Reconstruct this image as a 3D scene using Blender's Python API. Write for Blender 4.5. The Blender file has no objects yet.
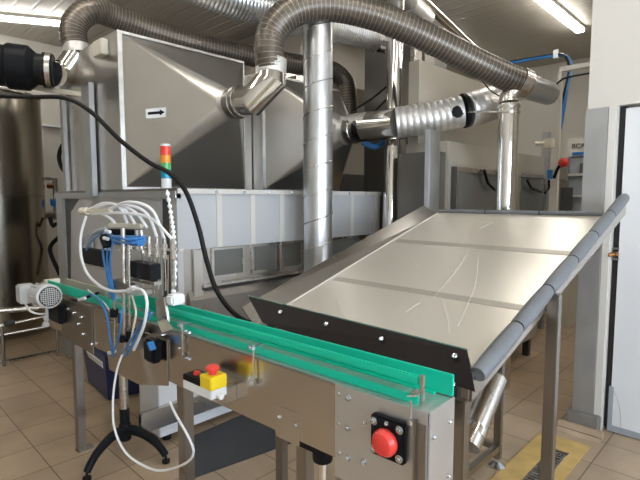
import bpy, bmesh, math, random
from mathutils import Vector, Matrix
random.seed(7)
PI = math.pi
scn = bpy.context.scene
COL = scn.collection
# ------------------------------------------------------------------ camera
H = 1.6; F = 480.; PITCH = math.atan(41/480.); YAW = math.radians(44.3)
fwd = Vector((math.cos(YAW)*math.cos(PITCH), math.sin(YAW)*math.cos(PITCH), -math.sin(PITCH)))
rgt = Vector((math.sin(YAW), -math.cos(YAW), 0)); upv = rgt.cross(fwd)
cam = bpy.data.cameras.new('camera'); camo = bpy.data.objects.new('camera', cam); COL.objects.link(camo)
cam.sensor_width = 36; cam.lens = 36*F/640; cam.clip_start = .05
camo.matrix_world = Matrix((rgt, upv, -fwd)).transposed().to_4x4(); camo.location = (0, 0, H)
scn.camera = camo
def ray(px, py): return fwd + rgt*((px-320)/F) + upv*((240-py)/F)
def W(px, py, d): return Vector((0, 0, H)) + ray(px, py)*d
def onx(px, py, x): r = ray(px, py); return Vector((0, 0, H)) + r*(x/r.x)
def ony(px, py, y): r = ray(px, py); return Vector((0, 0, H)) + r*(y/r.y)
def onz(px, py, z): r = ray(px, py); return Vector((0, 0, H)) + r*((z-H)/r.z)
# conveyor frame: u across, v along
C0 = Vector((1.146, .693, 0)); RA = math.radians(3.01)
cu = Vector((math.cos(RA), math.sin(RA), 0)); cv = Vector((-math.sin(RA), math.cos(RA), 0))
def CL(u, v, z): return C0 + cu*u + cv*v + Vector((0, 0, z))
def K(px, py, u):
    r = ray(px, py); t = (u + C0.dot(cu))/r.dot(cu)
    return Vector((0, 0, H)) + r*t
def KV(px, u):
    return (K(px, 240, u)-C0).dot(cv)
# ------------------------------------------------------------------ materials
def mat(name, col, rough=.5, metal=0., noise=0., nscale=8., stretch=(1, 1, 1), bump=0., bscale=40., bstretch=(1, 1, 1), emit=None, es=1., coat=0., alpha=1., trans=0., sp=None):
    m = bpy.data.materials.new(name); m.use_nodes = True
    nt = m.node_tree; b = nt.nodes['Principled BSDF']
    b.inputs['Base Color'].default_value = (*col, 1); b.inputs['Roughness'].default_value = rough
    b.inputs['Metallic'].default_value = metal; b.inputs['Coat Weight'].default_value = coat
    if sp is not None: b.inputs['Specular IOR Level'].default_value = sp
    b.inputs['Transmission Weight'].default_value = trans; b.inputs['Alpha'].default_value = alpha
    tc = nt.nodes.new('ShaderNodeTexCoord')
    def nz(scale, st, detail=4):
        mp = nt.nodes.new('ShaderNodeMapping'); mp.inputs['Scale'].default_value = st
        nt.links.new(tc.outputs['Object'], mp.inputs['Vector'])
        n = nt.nodes.new('ShaderNodeTexNoise'); n.inputs['Scale'].default_value = scale; n.inputs['Detail'].default_value = detail
        nt.links.new(mp.outputs[0], n.inputs['Vector']); return n
    if noise:
        n = nz(nscale, stretch)
        r = nt.nodes.new('ShaderNodeMapRange'); r.inputs['From Min'].default_value = .3; r.inputs['From Max'].default_value = .7
        r.inputs['To Min'].default_value = 1-noise; r.inputs['To Max'].default_value = 1+noise*.6
        nt.links.new(n.outputs['Fac'], r.inputs['Value'])
        v = nt.nodes.new('ShaderNodeVectorMath'); v.operation = 'SCALE'; v.inputs[0].default_value = col
        nt.links.new(r.outputs[0], v.inputs['Scale']); nt.links.new(v.outputs[0], b.inputs['Base Color'])
        r2 = nt.nodes.new('ShaderNodeMapRange'); r2.inputs['To Min'].default_value = max(.05, rough*.75); r2.inputs['To Max'].default_value = rough*1.25
        nt.links.new(n.outputs['Fac'], r2.inputs['Value']); nt.links.new(r2.outputs[0], b.inputs['Roughness'])
    if bump:
        n = nz(bscale, bstretch, 3)
        bp = nt.nodes.new('ShaderNodeBump'); bp.inputs['Strength'].default_value = bump; bp.inputs['Distance'].default_value = .01
        nt.links.new(n.outputs['Fac'], bp.inputs['Height']); nt.links.new(bp.outputs[0], b.inputs['Normal'])
    if emit:
        b.inputs['Emission Color'].default_value = (*emit, 1); b.inputs['Emission Strength'].default_value = es
    return m
M = dict(
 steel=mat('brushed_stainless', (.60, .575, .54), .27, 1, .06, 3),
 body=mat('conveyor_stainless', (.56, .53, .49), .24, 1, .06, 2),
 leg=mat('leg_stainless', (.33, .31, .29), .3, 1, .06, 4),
 hood=mat('hood_stainless', (.52, .50, .47), .30, .92, .08, 1.5),
 hoodw=mat('welded_edge_stainless', (.62, .61, .59), .35, .9, .15, 14),
 chrome=mat('polished_stainless', (.75, .73, .70), .10, 1),
 table=mat('table_sheet_stainless', (.67, .63, .56), .31, .5, .03, 1.2),
 galv=mat('galvanised_steel', (.57, .585, .60), .33, .95, .10, 10, (1, 1, .4)),
 galvm=mat('galvanised_matt', (.43, .44, .45), .45, .7, .10, 6),
 tape=mat('aluminium_tape', (.66, .65, .63), .45, .75, .12, 9, (1, 1, 1), .35, 16),
 flex=mat('flexible_duct', (.115, .097, .078), .38, .6, .12, 9),
 rib=mat('duct_rib_wire', (.28, .255, .225), .4, .6),
 skirt=mat('pale_skirt_sheet', (.44, .455, .475), .35, .1, .05, 1.5),
 skirtr=mat('skirt_rib', (.56, .55, .52), .4, .1),
 green=mat('green_plastic', (.0, .50, .33), .35, 0, .05, 4),
 link=mat('belt_chain_link', (.50, .53, .52), .32, .85),
 black=mat('black_plastic', (.008, .009, .011), .4, sp=.12),
 rubber=mat('black_rubber', (.009, .009, .009), .45, sp=.2),
 red=mat('red_plastic', (.72, .05, .04), .32),
 yellow=mat('yellow_plastic', (.82, .60, .02), .4),
 white=mat('white_plastic', (.72, .74, .76), .4),
 cream=mat('cream_plastic', (.70, .66, .55), .45),
 hosew=mat('white_hose', (.78, .80, .83), .3),
 blue=mat('blue_tubing', (.03, .17, .45), .3),
 dblue=mat('dark_blue_plastic', (.02, .03, .10), .4),
 motor=mat('motor_grey_paint', (.52, .53, .53), .35, .1),
 bolt=mat('zinc_bolt', (.62, .65, .70), .22, 1),
 lip=mat('dark_lip_strip', (.012, .008, .008), .4, 0, sp=.12),
 bolster=mat('grey_padded_sleeve', (.13, .14, .155), .5, 0, .1, 8, (1, 1, 1), .25, 18),
 tank=mat('tank_stainless', (.50, .46, .39), .22, 1, .15, 1.6, (1, 1, .3), .05, 4),
 wall=mat('wall_panel_white', (.60, .575, .52), .45, 0, .03, 1),
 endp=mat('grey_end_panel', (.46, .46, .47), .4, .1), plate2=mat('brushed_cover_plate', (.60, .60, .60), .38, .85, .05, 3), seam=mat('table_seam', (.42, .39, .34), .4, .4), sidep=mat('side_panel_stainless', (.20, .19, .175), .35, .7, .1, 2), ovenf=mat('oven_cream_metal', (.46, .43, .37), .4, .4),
 paint=mat('painted_white_panel', (.62, .60, .56), .42),
 door=mat('white_door_panel', (.70, .72, .75), .4),
 trim=mat('grey_door_trim', (.30, .33, .37), .4),
 gapm=mat('gap_black', (.01, .01, .01), .6),
 glass=mat('dark_window_panel', (.15, .155, .145), .25, .2),
 dark=mat('dark_sheet', (.05, .05, .05), .5),  # plain dark finish for housings, feet and slots
 tile=mat('plinth_tile', (.20, .185, .17), .45, 0, .1, 6),
 plate=mat('yellow_floor_surround', (.55, .37, .13), .5, 0, .2, 9),
 mat=mat('dark_mat_shadow', (.035, .038, .045), .55, 0, .1, 5),
 signal_red=mat('signal_red', (.65, .05, .03), .25, emit=(1, .05, .02), es=.08),
 signal_orange=mat('signal_orange', (.85, .28, .02), .25),
 signal_green=mat('signal_green', (.08, .42, .12), .25),
 signal_blue=mat('signal_blue', (.0, .25, .42), .25),
 lamp=mat('lamp_diffuser', (.9, .9, .9), .5, emit=(1, .96, .89), es=13),
 brass=mat('brass_lock', (.45, .22, .10), .3, 1),
 rag=mat('white_cloth', (.6, .6, .62), .8),
 shade=mat('bracket_beige', (.58, .55, .46), .5),
)
def floor_mat():
    m = bpy.data.materials.new('floor_tiles'); m.use_nodes = True; nt = m.node_tree; b = nt.nodes['Principled BSDF']
    tc = nt.nodes.new('ShaderNodeTexCoord'); mp = nt.nodes.new('ShaderNodeMapping'); mp.inputs['Location'].default_value = (-.84, -.11, 0)
    br = nt.nodes.new('ShaderNodeTexBrick'); br.offset = 0; br.squash = 1
    for k, v in {'Scale': 1, 'Mortar Size': .0035, 'Mortar Smooth': .3, 'Brick Width': .33, 'Row Height': .33, 'Bias': 0}.items(): br.inputs[k].default_value = v
    br.inputs['Color1'].default_value = (.36, .265, .175, 1); br.inputs['Color2'].default_value = (.41, .305, .205, 1); br.inputs['Mortar'].default_value = (.10, .075, .055, 1)
    n = nt.nodes.new('ShaderNodeTexNoise'); n.inputs['Scale'].default_value = 3.5; n.inputs['Detail'].default_value = 5
    mx = nt.nodes.new('ShaderNodeMix'); mx.data_type = 'RGBA'; mx.blend_type = 'OVERLAY'; mx.inputs[0].default_value = .35
    nt.links.new(tc.outputs['Object'], mp.inputs[0]); nt.links.new(mp.outputs[0], br.inputs[0]); nt.links.new(tc.outputs['Object'], n.inputs[0])
    nt.links.new(br.outputs[0], mx.inputs[6]); nt.links.new(n.outputs['Fac'], mx.inputs[7]); nt.links.new(mx.outputs[2], b.inputs['Base Color'])
    r = nt.nodes.new('ShaderNodeMapRange'); r.inputs['To Min'].default_value = .28; r.inputs['To Max'].default_value = .5
    nt.links.new(n.outputs['Fac'], r.inputs[0]); nt.links.new(r.outputs[0], b.inputs['Roughness'])
    bp = nt.nodes.new('ShaderNodeBump'); bp.inputs['Strength'].default_value = .3; bp.inputs['Distance'].default_value = .003; bp.invert = True
    nt.links.new(br.outputs['Fac'], bp.inputs['Height']); nt.links.new(bp.outputs[0], b.inputs['Normal'])
    return m
M['floor'] = floor_mat()
def groove_mat():
    m = bpy.data.materials.new('grooved_ceiling_panel'); m.use_nodes = True; nt = m.node_tree; b = nt.nodes['Principled BSDF']
    b.inputs['Base Color'].default_value = (.52, .49, .43, 1); b.inputs['Roughness'].default_value = .38
    tc = nt.nodes.new('ShaderNodeTexCoord'); w = nt.nodes.new('ShaderNodeTexWave'); w.bands_direction = 'X'; w.inputs['Scale'].default_value = 1.6
    w.wave_profile = 'SIN'
    r = nt.nodes.new('ShaderNodeMapRange'); r.inputs['From Min'].default_value = 0; r.inputs['From Max'].default_value = .12
    nt.links.new(tc.outputs['Object'], w.inputs[0]); nt.links.new(w.outputs['Fac'], r.inputs[0])
    bp = nt.nodes.new('ShaderNodeBump'); bp.inputs['Strength'].default_value = .9; bp.inputs['Distance'].default_value = .008
    nt.links.new(r.outputs[0], bp.inputs['Height']); nt.links.new(bp.outputs[0], b.inputs['Normal'])
    return m
M['ceil'] = groove_mat()
# ------------------------------------------------------------------ mesh helpers
def frame_of(d):
    d = d.normalized(); a = Vector((0, 0, 1)) if abs(d.z) < .9 else Vector((1, 0, 0))
    s = d.cross(a).normalized(); return s, s.cross(d).normalized()
def smooth_path(pts, step=.03):
    P = [Vector(p) for p in pts]
    if len(P) == 2: 
        n = max(1, int((P[1]-P[0]).length/step)); return [P[0].lerp(P[1], i/n) for i in range(n+1)]
    E = [P[0]*2-P[1]] + P + [P[-1]*2-P[-2]]; out = []
    for i in range(1, len(E)-2):
        a, b, c, d = E[i-1:i+3]; n = max(2, int((c-b).length/step))
        for k in range(n):
            t = k/n
            out.append(.5*((2*b)+(c-a)*t+(2*a-5*b+4*c-d)*t*t+(3*b-a-3*c+d)*t**3))
    out.append(P[-1]); return out
def resample(pts, step):
    L = [0]
    for a, b in zip(pts, pts[1:]): L.append(L[-1]+(b-a).length)
    n = max(1, round(L[-1]/step)); out = []; j = 0
    for i in range(n+1):
        s = L[-1]*i/n
        while j < len(L)-2 and L[j+1] < s: j += 1
        out.append(pts[j].lerp(pts[j+1], (s-L[j])/max(1e-9, L[j+1]-L[j])))
    return out
class MB:
    def __init__(s): s.bm = bmesh.new(); s.smooth = False
    def box(s, x0, x1, y0, y1, z0, z1):
        return s.hexa([(x0, y0, z0), (x1, y0, z0), (x1, y1, z0), (x0, y1, z0), (x0, y0, z1), (x1, y0, z1), (x1, y1, z1), (x0, y1, z1)])
    def hexa(s, p):
        v = [s.bm.verts.new(q) for q in p]
        for f in ((3, 2, 1, 0), (4, 5, 6, 7), (0, 1, 5, 4), (1, 2, 6, 5), (2, 3, 7, 6), (3, 0, 4, 7)): s.bm.faces.new([v[i] for i in f])
        return s
    def cbox(s, u0, u1, v0, v1, z0, z1):        # box in the conveyor frame
        return s.hexa([CL(u, v, z) for z in (z0, z1) for u, v in ((u0, v0), (u1, v0), (u1, v1), (u0, v1))])
    def prism(s, pts, ext):                       # polygon extruded by vector
        ext = Vector(ext); a = [s.bm.verts.new(p) for p in pts]; b = [s.bm.verts.new(Vector(p)+ext) for p in pts]; n = len(a)
        s.bm.faces.new(a[::-1]); s.bm.faces.new(b)
        for i in range(n): s.bm.faces.new((a[i], a[(i+1) % n], b[(i+1) % n], b[i]))
        return s
    def bar(s, p0, p1, w, h, side=None):          # rectangular bar between points
        p0, p1 = Vector(p0), Vector(p1); d = p1-p0
        if side is None: a, b = frame_of(d)
        else: a = Vector(side).normalized(); b = a.cross(d.normalized())
        a = a*w/2; b = b*h/2
        return s.hexa([p0-a-b, p0+a-b, p0+a+b, p0-a+b, p1-a-b, p1+a-b, p1+a+b, p1-a+b])
    def tube(s, pts, r, n=16, caps=True):
        s.smooth = True; pts = [Vector(p) for p in pts]; rs = r if isinstance(r, (list, tuple)) else [r]*len(pts)
        d = (pts[1]-pts[0]).normalized(); a, b = frame_of(d); prev = None; R0 = None
        for i, p in enumerate(pts):
            t = (pts[min(i+1, len(pts)-1)]-pts[max(i-1, 0)])
            t = t.normalized() if t.length > 1e-9 else d
            a = (a-t*a.dot(t)).normalized(); b = t.cross(a)
            R = [s.bm.verts.new(p+(a*math.cos(2*PI*k/n)+b*math.sin(2*PI*k/n))*rs[i]) for k in range(n)]
            if prev:
                for k in range(n): s.bm.faces.new((prev[k], prev[(k+1) % n], R[(k+1) % n], R[k]))
            prev = R; R0 = R0 or R; 
        if caps: s.bm.faces.new(R0[::-1]); s.bm.faces.new(prev)
        return s
    def mtube(s, pts, r, n=32, caps=True):        # pipe of straight pieces with mitred joints
        pts = [Vector(p) for p in pts]; rs = r if isinstance(r, (list, tuple)) else [r]*len(pts)
        s.smooth = True; D = [(b-a).normalized() for a, b in zip(pts, pts[1:])]
        a, b = frame_of(D[0]); prev = R0 = None
        for i, p in enumerate(pts):
            di = D[max(i-1, 0)]; do = D[min(i, len(D)-1)]; nn = (di+do).normalized(); R = []
            for k in range(n):
                q = (a*math.cos(2*PI*k/n)+b*math.sin(2*PI*k/n))*rs[i]
                q = q-di*(q.dot(nn)/di.dot(nn)); R.append(s.bm.verts.new(p+q))
            if prev:
                for k in range(n): s.bm.faces.new((prev[k], prev[(k+1) % n], R[(k+1) % n], R[k]))
            if do != di:
                ang = di.rotation_difference(do); a = ang @ a; b = ang @ b
            prev = R; R0 = R0 or R
        if caps: s.bm.faces.new(R0[::-1]); s.bm.faces.new(prev)
        return s
    def cyl(s, p0, p1, r, n=20, r2=None):
        return s.tube([p0, p1], [r, r if r2 is None else r2], n)
    def lathe(s, c, axis, prof, n=24):            # prof: (offset along axis, radius)
        axis = Vector(axis).normalized(); c = Vector(c)
        a, b = frame_of(axis); prev = None; s.smooth = True; first = None
        for o, r in prof:
            R = [s.bm.verts.new(c+axis*o+(a*math.cos(2*PI*k/n)+b*math.sin(2*PI*k/n))*max(r, 1e-4)) for k in range(n)]
            if prev:
                for k in range(n): s.bm.faces.new((prev[k], prev[(k+1) % n], R[(k+1) % n], R[k]))
            first = first or R; prev = R
        s.bm.faces.new(first[::-1]); s.bm.faces.new(prev); return s
    def rough(s, pts, r, pitch, amp, n=24):       # corrugated duct
        P = resample(smooth_path(pts, .02), pitch/4); rs = [r*(1+amp*(1, .3, -.6, .3)[i % 4]) for i in range(len(P))]
        return s.tube(P, rs, n)
    def build(s, name, m, parent=None, bevel=0., label=None, cat=None, group=None, kind=None):
        bmesh.ops.recalc_face_normals(s.bm, faces=s.bm.faces)
        if bevel: bmesh.ops.bevel(s.bm, geom=[e for e in s.bm.edges if len(e.link_faces) == 2 and e.calc_face_angle(0) > .6], offset=bevel, segments=2, affect='EDGES', clamp_overlap=True)
        if parent is not None:
            off = Vector(parent['_w'])
        else:
            xs = [v.co for v in s.bm.verts]
            off = Vector(((min(c.x for c in xs)+max(c.x for c in xs))/2, (min(c.y for c in xs)+max(c.y for c in xs))/2, min(c.z for c in xs)))
            if kind == 'structure': off = Vector((0, 0, 0))
        bmesh.ops.translate(s.bm, verts=s.bm.verts, vec=-off)
        me = bpy.data.meshes.new(name); s.bm.to_mesh(me); s.bm.free()
        for ma in (m if isinstance(m, list) else [m]): me.materials.append(M[ma])
        if s.smooth or bevel:
            for p in me.polygons: p.use_smooth = True
            try: me.set_sharp_from_angle(angle=.5)
            except Exception: pass
        o = bpy.data.objects.new(name, me); COL.objects.link(o); o['_w'] = list(off)
        if parent is not None: o.parent = parent
        else: o.location = off
        if label: o['label'] = label
        if cat: o['category'] = cat
        if group: o['group'] = group
        if kind: o['kind'] = kind
        return o
def fixchild(o):  # sub-part offset: parts have no own location, so children share the thing's origin
    return o
def thing(name, label, cat, loc, group=None):
    o = bpy.data.objects.new(name, None); COL.objects.link(o); o.location = loc; o.empty_display_size = .1
    o['_w'] = list(loc); o['label'] = label; o['category'] = cat
    if group: o['group'] = group
    return o
def struct(name, mb, m, bevel=0): return mb.build(name, m, kind='structure', bevel=bevel)
def ss(parent, name, mb, m, **k): return mb.build(name, m, parent, **k)
def bolt(parent, p, axis, r=.009, name='bolt'):
    mb = MB(); mb.lathe(p, axis, [(0, r*1.5), (.002, r*1.5), (.002, r), (.008, r*.95), (.010, r*.6)], 12); return mb.build(name, 'bolt', parent)

# ================================================================== SETTING
X0, X1, Y0, Y1, ZC = -1.6, 9.2, -2.6, 8.4, 4.0
struct('floor', MB().box(X0-.2, X1+.2, Y0-.2, Y1+.2, -.1, 0), 'floor')
struct('ceiling', MB().box(X0-.2, X1+.2, Y0-.2, Y1+.2, ZC, ZC+.1), 'ceil')
struct('wall_back', MB().box(X0-.2, X1+.2, Y1, Y1+.2, 0, ZC), 'wall')
struct('wall_far', MB().box(X1, X1+.2, Y0, Y1, 0, ZC), 'wall')
# wall on the left, wall behind the photographer with two window openings
struct('wall_left', MB().box(X0-.2, X0, Y0, Y1, 0, ZC), 'wall')
fw = MB()
WX = [(-1.0, .9), (1.5, 3.3)]
fw.box(X0, X1, Y0-.2, Y0, 0, 1.0); fw.box(X0, X1, Y0-.2, Y0, 2.6, ZC)
fw.box(X0, -1.0, Y0-.2, Y0, 1.0, 2.6); fw.box(.9, 1.5, Y0-.2, Y0, 1.0, 2.6); fw.box(3.3, X1, Y0-.2, Y0, 1.0, 2.6)
struct('wall_front', fw, 'wall')
for i, (a, b) in enumerate(WX):
    f = MB()
    for q in ((a, a+.06, 1.0, 2.6), (b-.06, b, 1.0, 2.6), (a+.06, b-.06, 1.0, 1.06), (a+.06, b-.06, 2.54, 2.6), ((a+b)/2-.03, (a+b)/2+.03, 1.06, 2.54)):
        f.box(q[0], q[1], Y0-.14, Y0-.08, q[2], q[3])
    struct('window_%d' % (i+1), f, 'paint')
# door wall on the right
struct('wall_right', MB().box(3.65, 3.80, .84, 1.02, 0, ZC).box(3.65, 3.80, Y0, .84, 2.21, ZC).box(3.65, 3.80, Y0, -.75, 0, 2.21), 'paint')
tr = MB(); tr.box(3.60, 3.648, .885, 1.02, .11, 2.20)
struct('trim_1', tr, 'galvm', bevel=.004)
struct('trim_2', MB().box(3.615, 3.648, .842, .883, .11, 2.20), 'paint')
struct('trim_3', MB().box(3.55, 3.648, .845, 1.04, .0, .118), 'tile', bevel=.004)
struct('trim_4', MB().hexa([(3.44, .80, .001), (3.548, .80, .001), (3.548, 1.08, .001), (3.44, 1.08, .001), (3.53, .80, .045), (3.549, .80, .045), (3.549, 1.08, .045), (3.53, 1.08, .045)]), 'floor')
dr = thing('door_1', '', '', (3.69, .1, .01)); del dr['label']; del dr['category']; dr['kind'] = 'structure'
ss(dr, 'door_leaf', MB().box(3.68, 3.74, -.72, .800, .03, 2.19), 'door')
ss(dr, 'door_gap', MB().box(3.70, 3.75, .801, .838, .02, 2.205), 'gapm')  # black strip painted in for the dark open gap beside the leaf
ss(dr, 'bottom_rail', MB().box(3.672, 3.70, -.72, .812, .008, .05).box(3.672, 3.679, .785, .812, .05, .32), 'trim')
lk = MB(); pz = onx(615.5, 254, 3.66)
lk.cyl((3.679, pz.y, pz.z), (3.62, pz.y, pz.z), .016, 16).cyl((3.63, pz.y, pz.z), (3.61, pz.y+.03, pz.z-.006), .011, 12)
ss(dr, 'door_lock', lk, 'brass')
for dz in (-.035, .035): ss(dr, 'lock_screw', MB().box(3.668, 3.679, pz.y-.018, pz.y+.018, pz.z+dz-.008, pz.z+dz+.008), 'bolt')
cr = MB(); cr.tube(smooth_path([onx(611, 385, 3.679), onx(617, 398, 3.679), onx(620, 412, 3.679), onx(621, 430, 3.679)]), .0012, 6)
ss(dr, 'scratch_mark', cr, 'trim')
struct('baseboard_back', MB().box(X0, X1, Y1-.03, Y1, 0, .12), 'tile')
struct('baseboard_far', MB().box(X1-.03, X1, 1.2, Y1, 0, .12), 'tile')

# ---- lamps
def batten(x, y, ang, n, label, z=3.94, L=1.5, vis=True):
    for k in range(n):
        c = Vector((x, y, z))+Vector((math.cos(ang), math.sin(ang), 0))*(k*(L+.03))
        t = thing('ceiling_lamp', label[k] if isinstance(label, list) else label, 'lamp', c+Vector((0, 0, .05)), 'fluorescent battens on the ceiling')
        d = Vector((math.cos(ang), math.sin(ang), 0)); s_ = Vector((-d.y, d.x, 0))
        MB().bar(c-d*L/2+Vector((0, 0, .04)), c+d*L/2+Vector((0, 0, .04)), .12, .04, s_).build('housing', 'paint', t)
        a = MB(); a.bar(c-d*(L/2-.03), c+d*(L/2-.03), .11, .04, s_).build('diffuser', 'lamp', t, bevel=.008)
OFF = 'unseen fluorescent batten added on the ceiling to light the room'
batten(5.26, 2.24, 0, 2, ['bright white batten lamp at top right, the nearer of the two in line', 'bright white batten lamp at top right, the farther one beside the door wall'])
batten(.93, 7.93, math.atan2(-.39, .69), 2, ['long white batten lamp above the steel tank, left end cut by the photo edge', 'long white batten lamp above the steel tank, running behind the dark flexible duct'], z=3.94, L=1.2)
for (x, y) in ((-.2, -.8), (1.6, -.8), (-.2, 2.2), (1.5, 2.2), (-.3, 4.2), (1.3, 4.2), (2.2, .7), (5.0, .45), (6.6, .45), (7.4, 4.2), (5.3, -.9)): batten(x, y, 0, 1, OFF if x < 3 else 'unseen batten lamp added beyond the machines to brighten the far side')  # out-of-view battens added for extra light

# ================================================================== CONVEYOR
zt, zb = 1.0, .745
WU = .155
cvr = thing('bottle_conveyor', 'narrow stainless slat conveyor with green guide rails running diagonally through the foreground', 'conveyor', CL(WU/2, 1.4, 0))
VL = 2.86
# side plates
ss(cvr, 'side_plate', MB().cbox(0, .003, .0, VL, zb, zt-.008).cbox(0, .018, .26, VL, zt-.010, zt-.006), 'body')
ss(cvr, 'side_plate', MB().cbox(WU-.003, WU, .0, VL, zb, zt-.004), 'body')
ss(cvr, 'end_plate', MB().cbox(.0, WU, -.006, -.001, zb-.06, zt).cbox(.002, WU-.013, -.001, .09, zt-.006, zt), 'plate2', bevel=.0015)
ss(cvr, 'drive_plate', MB().cbox(-.006, -.0, .0, .335, zb-.06, zt+.001), 'plate2', bevel=.001)
# black bearing block with red cap
bb = K(391, 437, -.006); vb = (bb-C0).dot(cv)
ss(cvr, 'bearing_block', MB().cbox(-.030, -.0065, vb-.058, vb+.060, .830, .956), 'black', bevel=.006)
cc = CL(-.030, vb+.003, .885)
cap = MB(); cap.lathe(cc, -cu, [(0, .041), (.010, .041), (.026, .032), (.030, .024), (.031, .001)], 36); ss(cvr, 'bearing_cap', cap, 'red', label='round red plastic cap')
for dv in (-.044, .046):
    for z in (.850, .937): bolt(cvr, CL(-.030, vb+dv, z), -cu, .0085, 'block_bolt')
bolt(cvr, CL(-.030, vb, .943), -cu, .005, 'block_bolt')
# adjuster screw at the end corner
ss(cvr, 'corner_bracket', MB().cbox(-.022, -.007, .028, .034, .72, .975).cbox(-.012, -.0065, .002, .028, .72, .965), 'leg')
ss(cvr, 'adjuster', MB().cyl(CL(-.018, .045, .955), CL(-.018, .045, 1.028), .0035, 10).cyl(CL(-.018, .045, .960), CL(-.018, .045, .970), .010, 6), 'bolt')
# bolts on the near face
for (px, py) in ((339, 394), (348, 398), (339, 424), (348, 428), (339, 453), (348, 458), (364, 462), (365, 423)):
    p = K(px, py, -.006); bolt(cvr, CL(-.006 if px > 343 else -.001, (p-C0).dot(cv), p.z), -cu, .0075 if py != 423 else .004)
for (px, py) in ((280, 417), (297, 425), (251, 377), (180, 348), (186, 331), (190, 333), (186, 358), (190, 359), (163, 335)):
    p = K(px, py, 0); bolt(cvr, CL(-.001, (p-C0).dot(cv), p.z), -cu, .007)
for (u, z) in ((.02, .925), (.118, .935), (.118, .765)): bolt(cvr, CL(u, -.006, z), -cv, .0055)
# joint plate at middle bolts
ss(cvr, 'joint_plate', MB().cbox(-.003, 0, .50, .62, zb-.02, .845), 'steel')
for (px, py) in ((74, 313), (82, 317), (78, 324), (68, 309), (83, 334), (92, 344)):
    p = K(px, py, -.008); bolt(cvr, CL(-.0085, (p-C0).dot(cv), p.z), -cu, .0075)
# chain: slats
for i in range(72):
    v = .10+i*.0395
    ss(cvr, 'chain_slat', MB().cbox(.030, WU-.030, v, v+.0375, zt-.004, zt+.002), 'link')
ss(cvr, 'wear_strip', MB().cbox(.028, .034, .05, 1.9, zt-.002, zt+.026), 'green', bevel=.002)
for i in range(60): ss(cvr, 'edge_link', MB().cbox(.006, .027, .09+i*.044, .09+i*.044+.042, zt-.005, zt-.001), 'link')
ss(cvr, 'wear_strip', MB().cbox(WU-.028, WU-.014, .05, VL, zt-.002, zt+.006), 'green')
# guide rails
ss(cvr, 'guide_rail', MB().cbox(WU-.012, WU, -.003, 2.25, zt+.002, zt+.070), 'green', bevel=.002)
fr = MB(); fr.cbox(.042, .056, .055, 1.50, zt+.054, zt+.080); ss(cvr, 'guide_rail', fr, 'green', bevel=.004)
fr = MB(); fr.cbox(.010, .022, 1.95, 2.855, zt+.0, zt+.055); ss(cvr, 'guide_rail', fr, 'green', bevel=.003)
def rail_bracket(v, big=True):
    b = MB(); b.cyl(CL(-.012, v, zt-.10), CL(-.012, v, zt+.052), .005, 10); b.cbox(-.020, -.004, v-.010, v+.010, zt-.105, zt-.09)
    o = ss(cvr, 'rail_bracket', b, 'steel')
    ss(o, 'cross_rod', MB().cyl(CL(-.035, v, zt+.042), CL(.032, v, zt+.042), .005, 10), 'bolt')
    k = MB(); k.cyl(CL(-.028, v-.02, zt+.044), CL(-.022, v+.006, zt+.044), .008, 10); ss(o, 'clamp_knob', k, 'bolt')
for px in (180, 252): rail_bracket(KV(px, -.012))
# rail end foot by the near corner
b = MB(); b.cbox(.040, .052, .040, .050, zt+.002, zt+.085).prism([onz(407, 397, 1.03), onz(414, 391, 1.03), onz(423, 389.5, 1.03), onz(417, 396.5, 1.03)], (0, 0, .004)); ss(cvr, 'rail_bracket', b, 'steel')
# legs
def sqleg(u, v, w, z0, z1, flange=True):
    m_ = MB(); m_.cbox(u, u+w, v, v+w, z0, z1)
    o = ss(cvr, 'leg', m_, 'leg', bevel=.003)
    if flange: ss(o, 'foot_plate', MB().cbox(u-.005, u+w+.045, v-.005, v+w+.005, 0.001, z0), 'steel')
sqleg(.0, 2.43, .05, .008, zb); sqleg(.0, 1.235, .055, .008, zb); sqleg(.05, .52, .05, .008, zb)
# middle plate drop behind filling head
ss(cvr, 'station_plate', MB().prism([CL(-.008, v, z) for v, z in ((1.35, zb-.02), (1.62, .66), (1.95, .66), (2.0, .94), (1.35, .94))], cu*.006), 'body')
ss(cvr, 'station_plate', MB().prism([CL(-.008, v, z) for v, z in ((2.15, .70), (2.60, .72), (2.60, .97), (2.15, .97))], cu*.006), 'leg')
# black clamp foot with tube (near) and tripod foot (left)
p1 = CL(.06, .445, 0)
fm = MB(); fm.cbox(.0, .13, .38, .51, zb-.02, zb); fm.lathe(p1+Vector((0, 0, zb-.075)), (0, 0, 1), [(0, .034), (.01, .037), (.055, .037)], 24)
ss(cvr, 'support_head', fm, 'black'); ss(cvr, 'support_tube', MB().cyl(p1+Vector((0, 0, .12)), p1+Vector((0, 0, zb-.06)), .017, 20), 'chrome')
def tripod(c, angs, L=.3, hz=.17):
    t = ss(cvr, 'tripod_base', MB().lathe(c, (0, 0, 1), [(.10, .030), (.11, .036), (.20, .036), (.21, .030), (.30, .030), (.31, .022)], 20), 'black')
    for a in angs:
        d = Vector((math.cos(a), math.sin(a), 0)); P = smooth_path([c+Vector((0, 0, .17)), c+d*L*.4+Vector((0, 0, .165)), c+d*L*.8+Vector((0, 0, .11)), c+d*L+Vector((0, 0, .045))])
        n = len(P); l = ss(t, 'tripod_leg', MB().tube(P, [.032-.012*i/n for i in range(n)], 12), 'black')
        ss(t, 'tripod_foot', MB().cyl(c+d*L+Vector((0, 0, .018)), c+d*L+Vector((0, 0, .05)), .007, 10).cyl(c+d*L+Vector((0, 0, .001)), c+d*L+Vector((0, 0, .018)), .024, 16), 'rubber')
tc_ = onz(126, 455, 0)
F1 = onz(87, 480, 0)
a1 = math.atan2((F1-tc_).y, (F1-tc_).x)
F2 = onz(163, 462, 0); a2 = math.atan2((F2-tc_).y, (F2-tc_).x)
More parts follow.
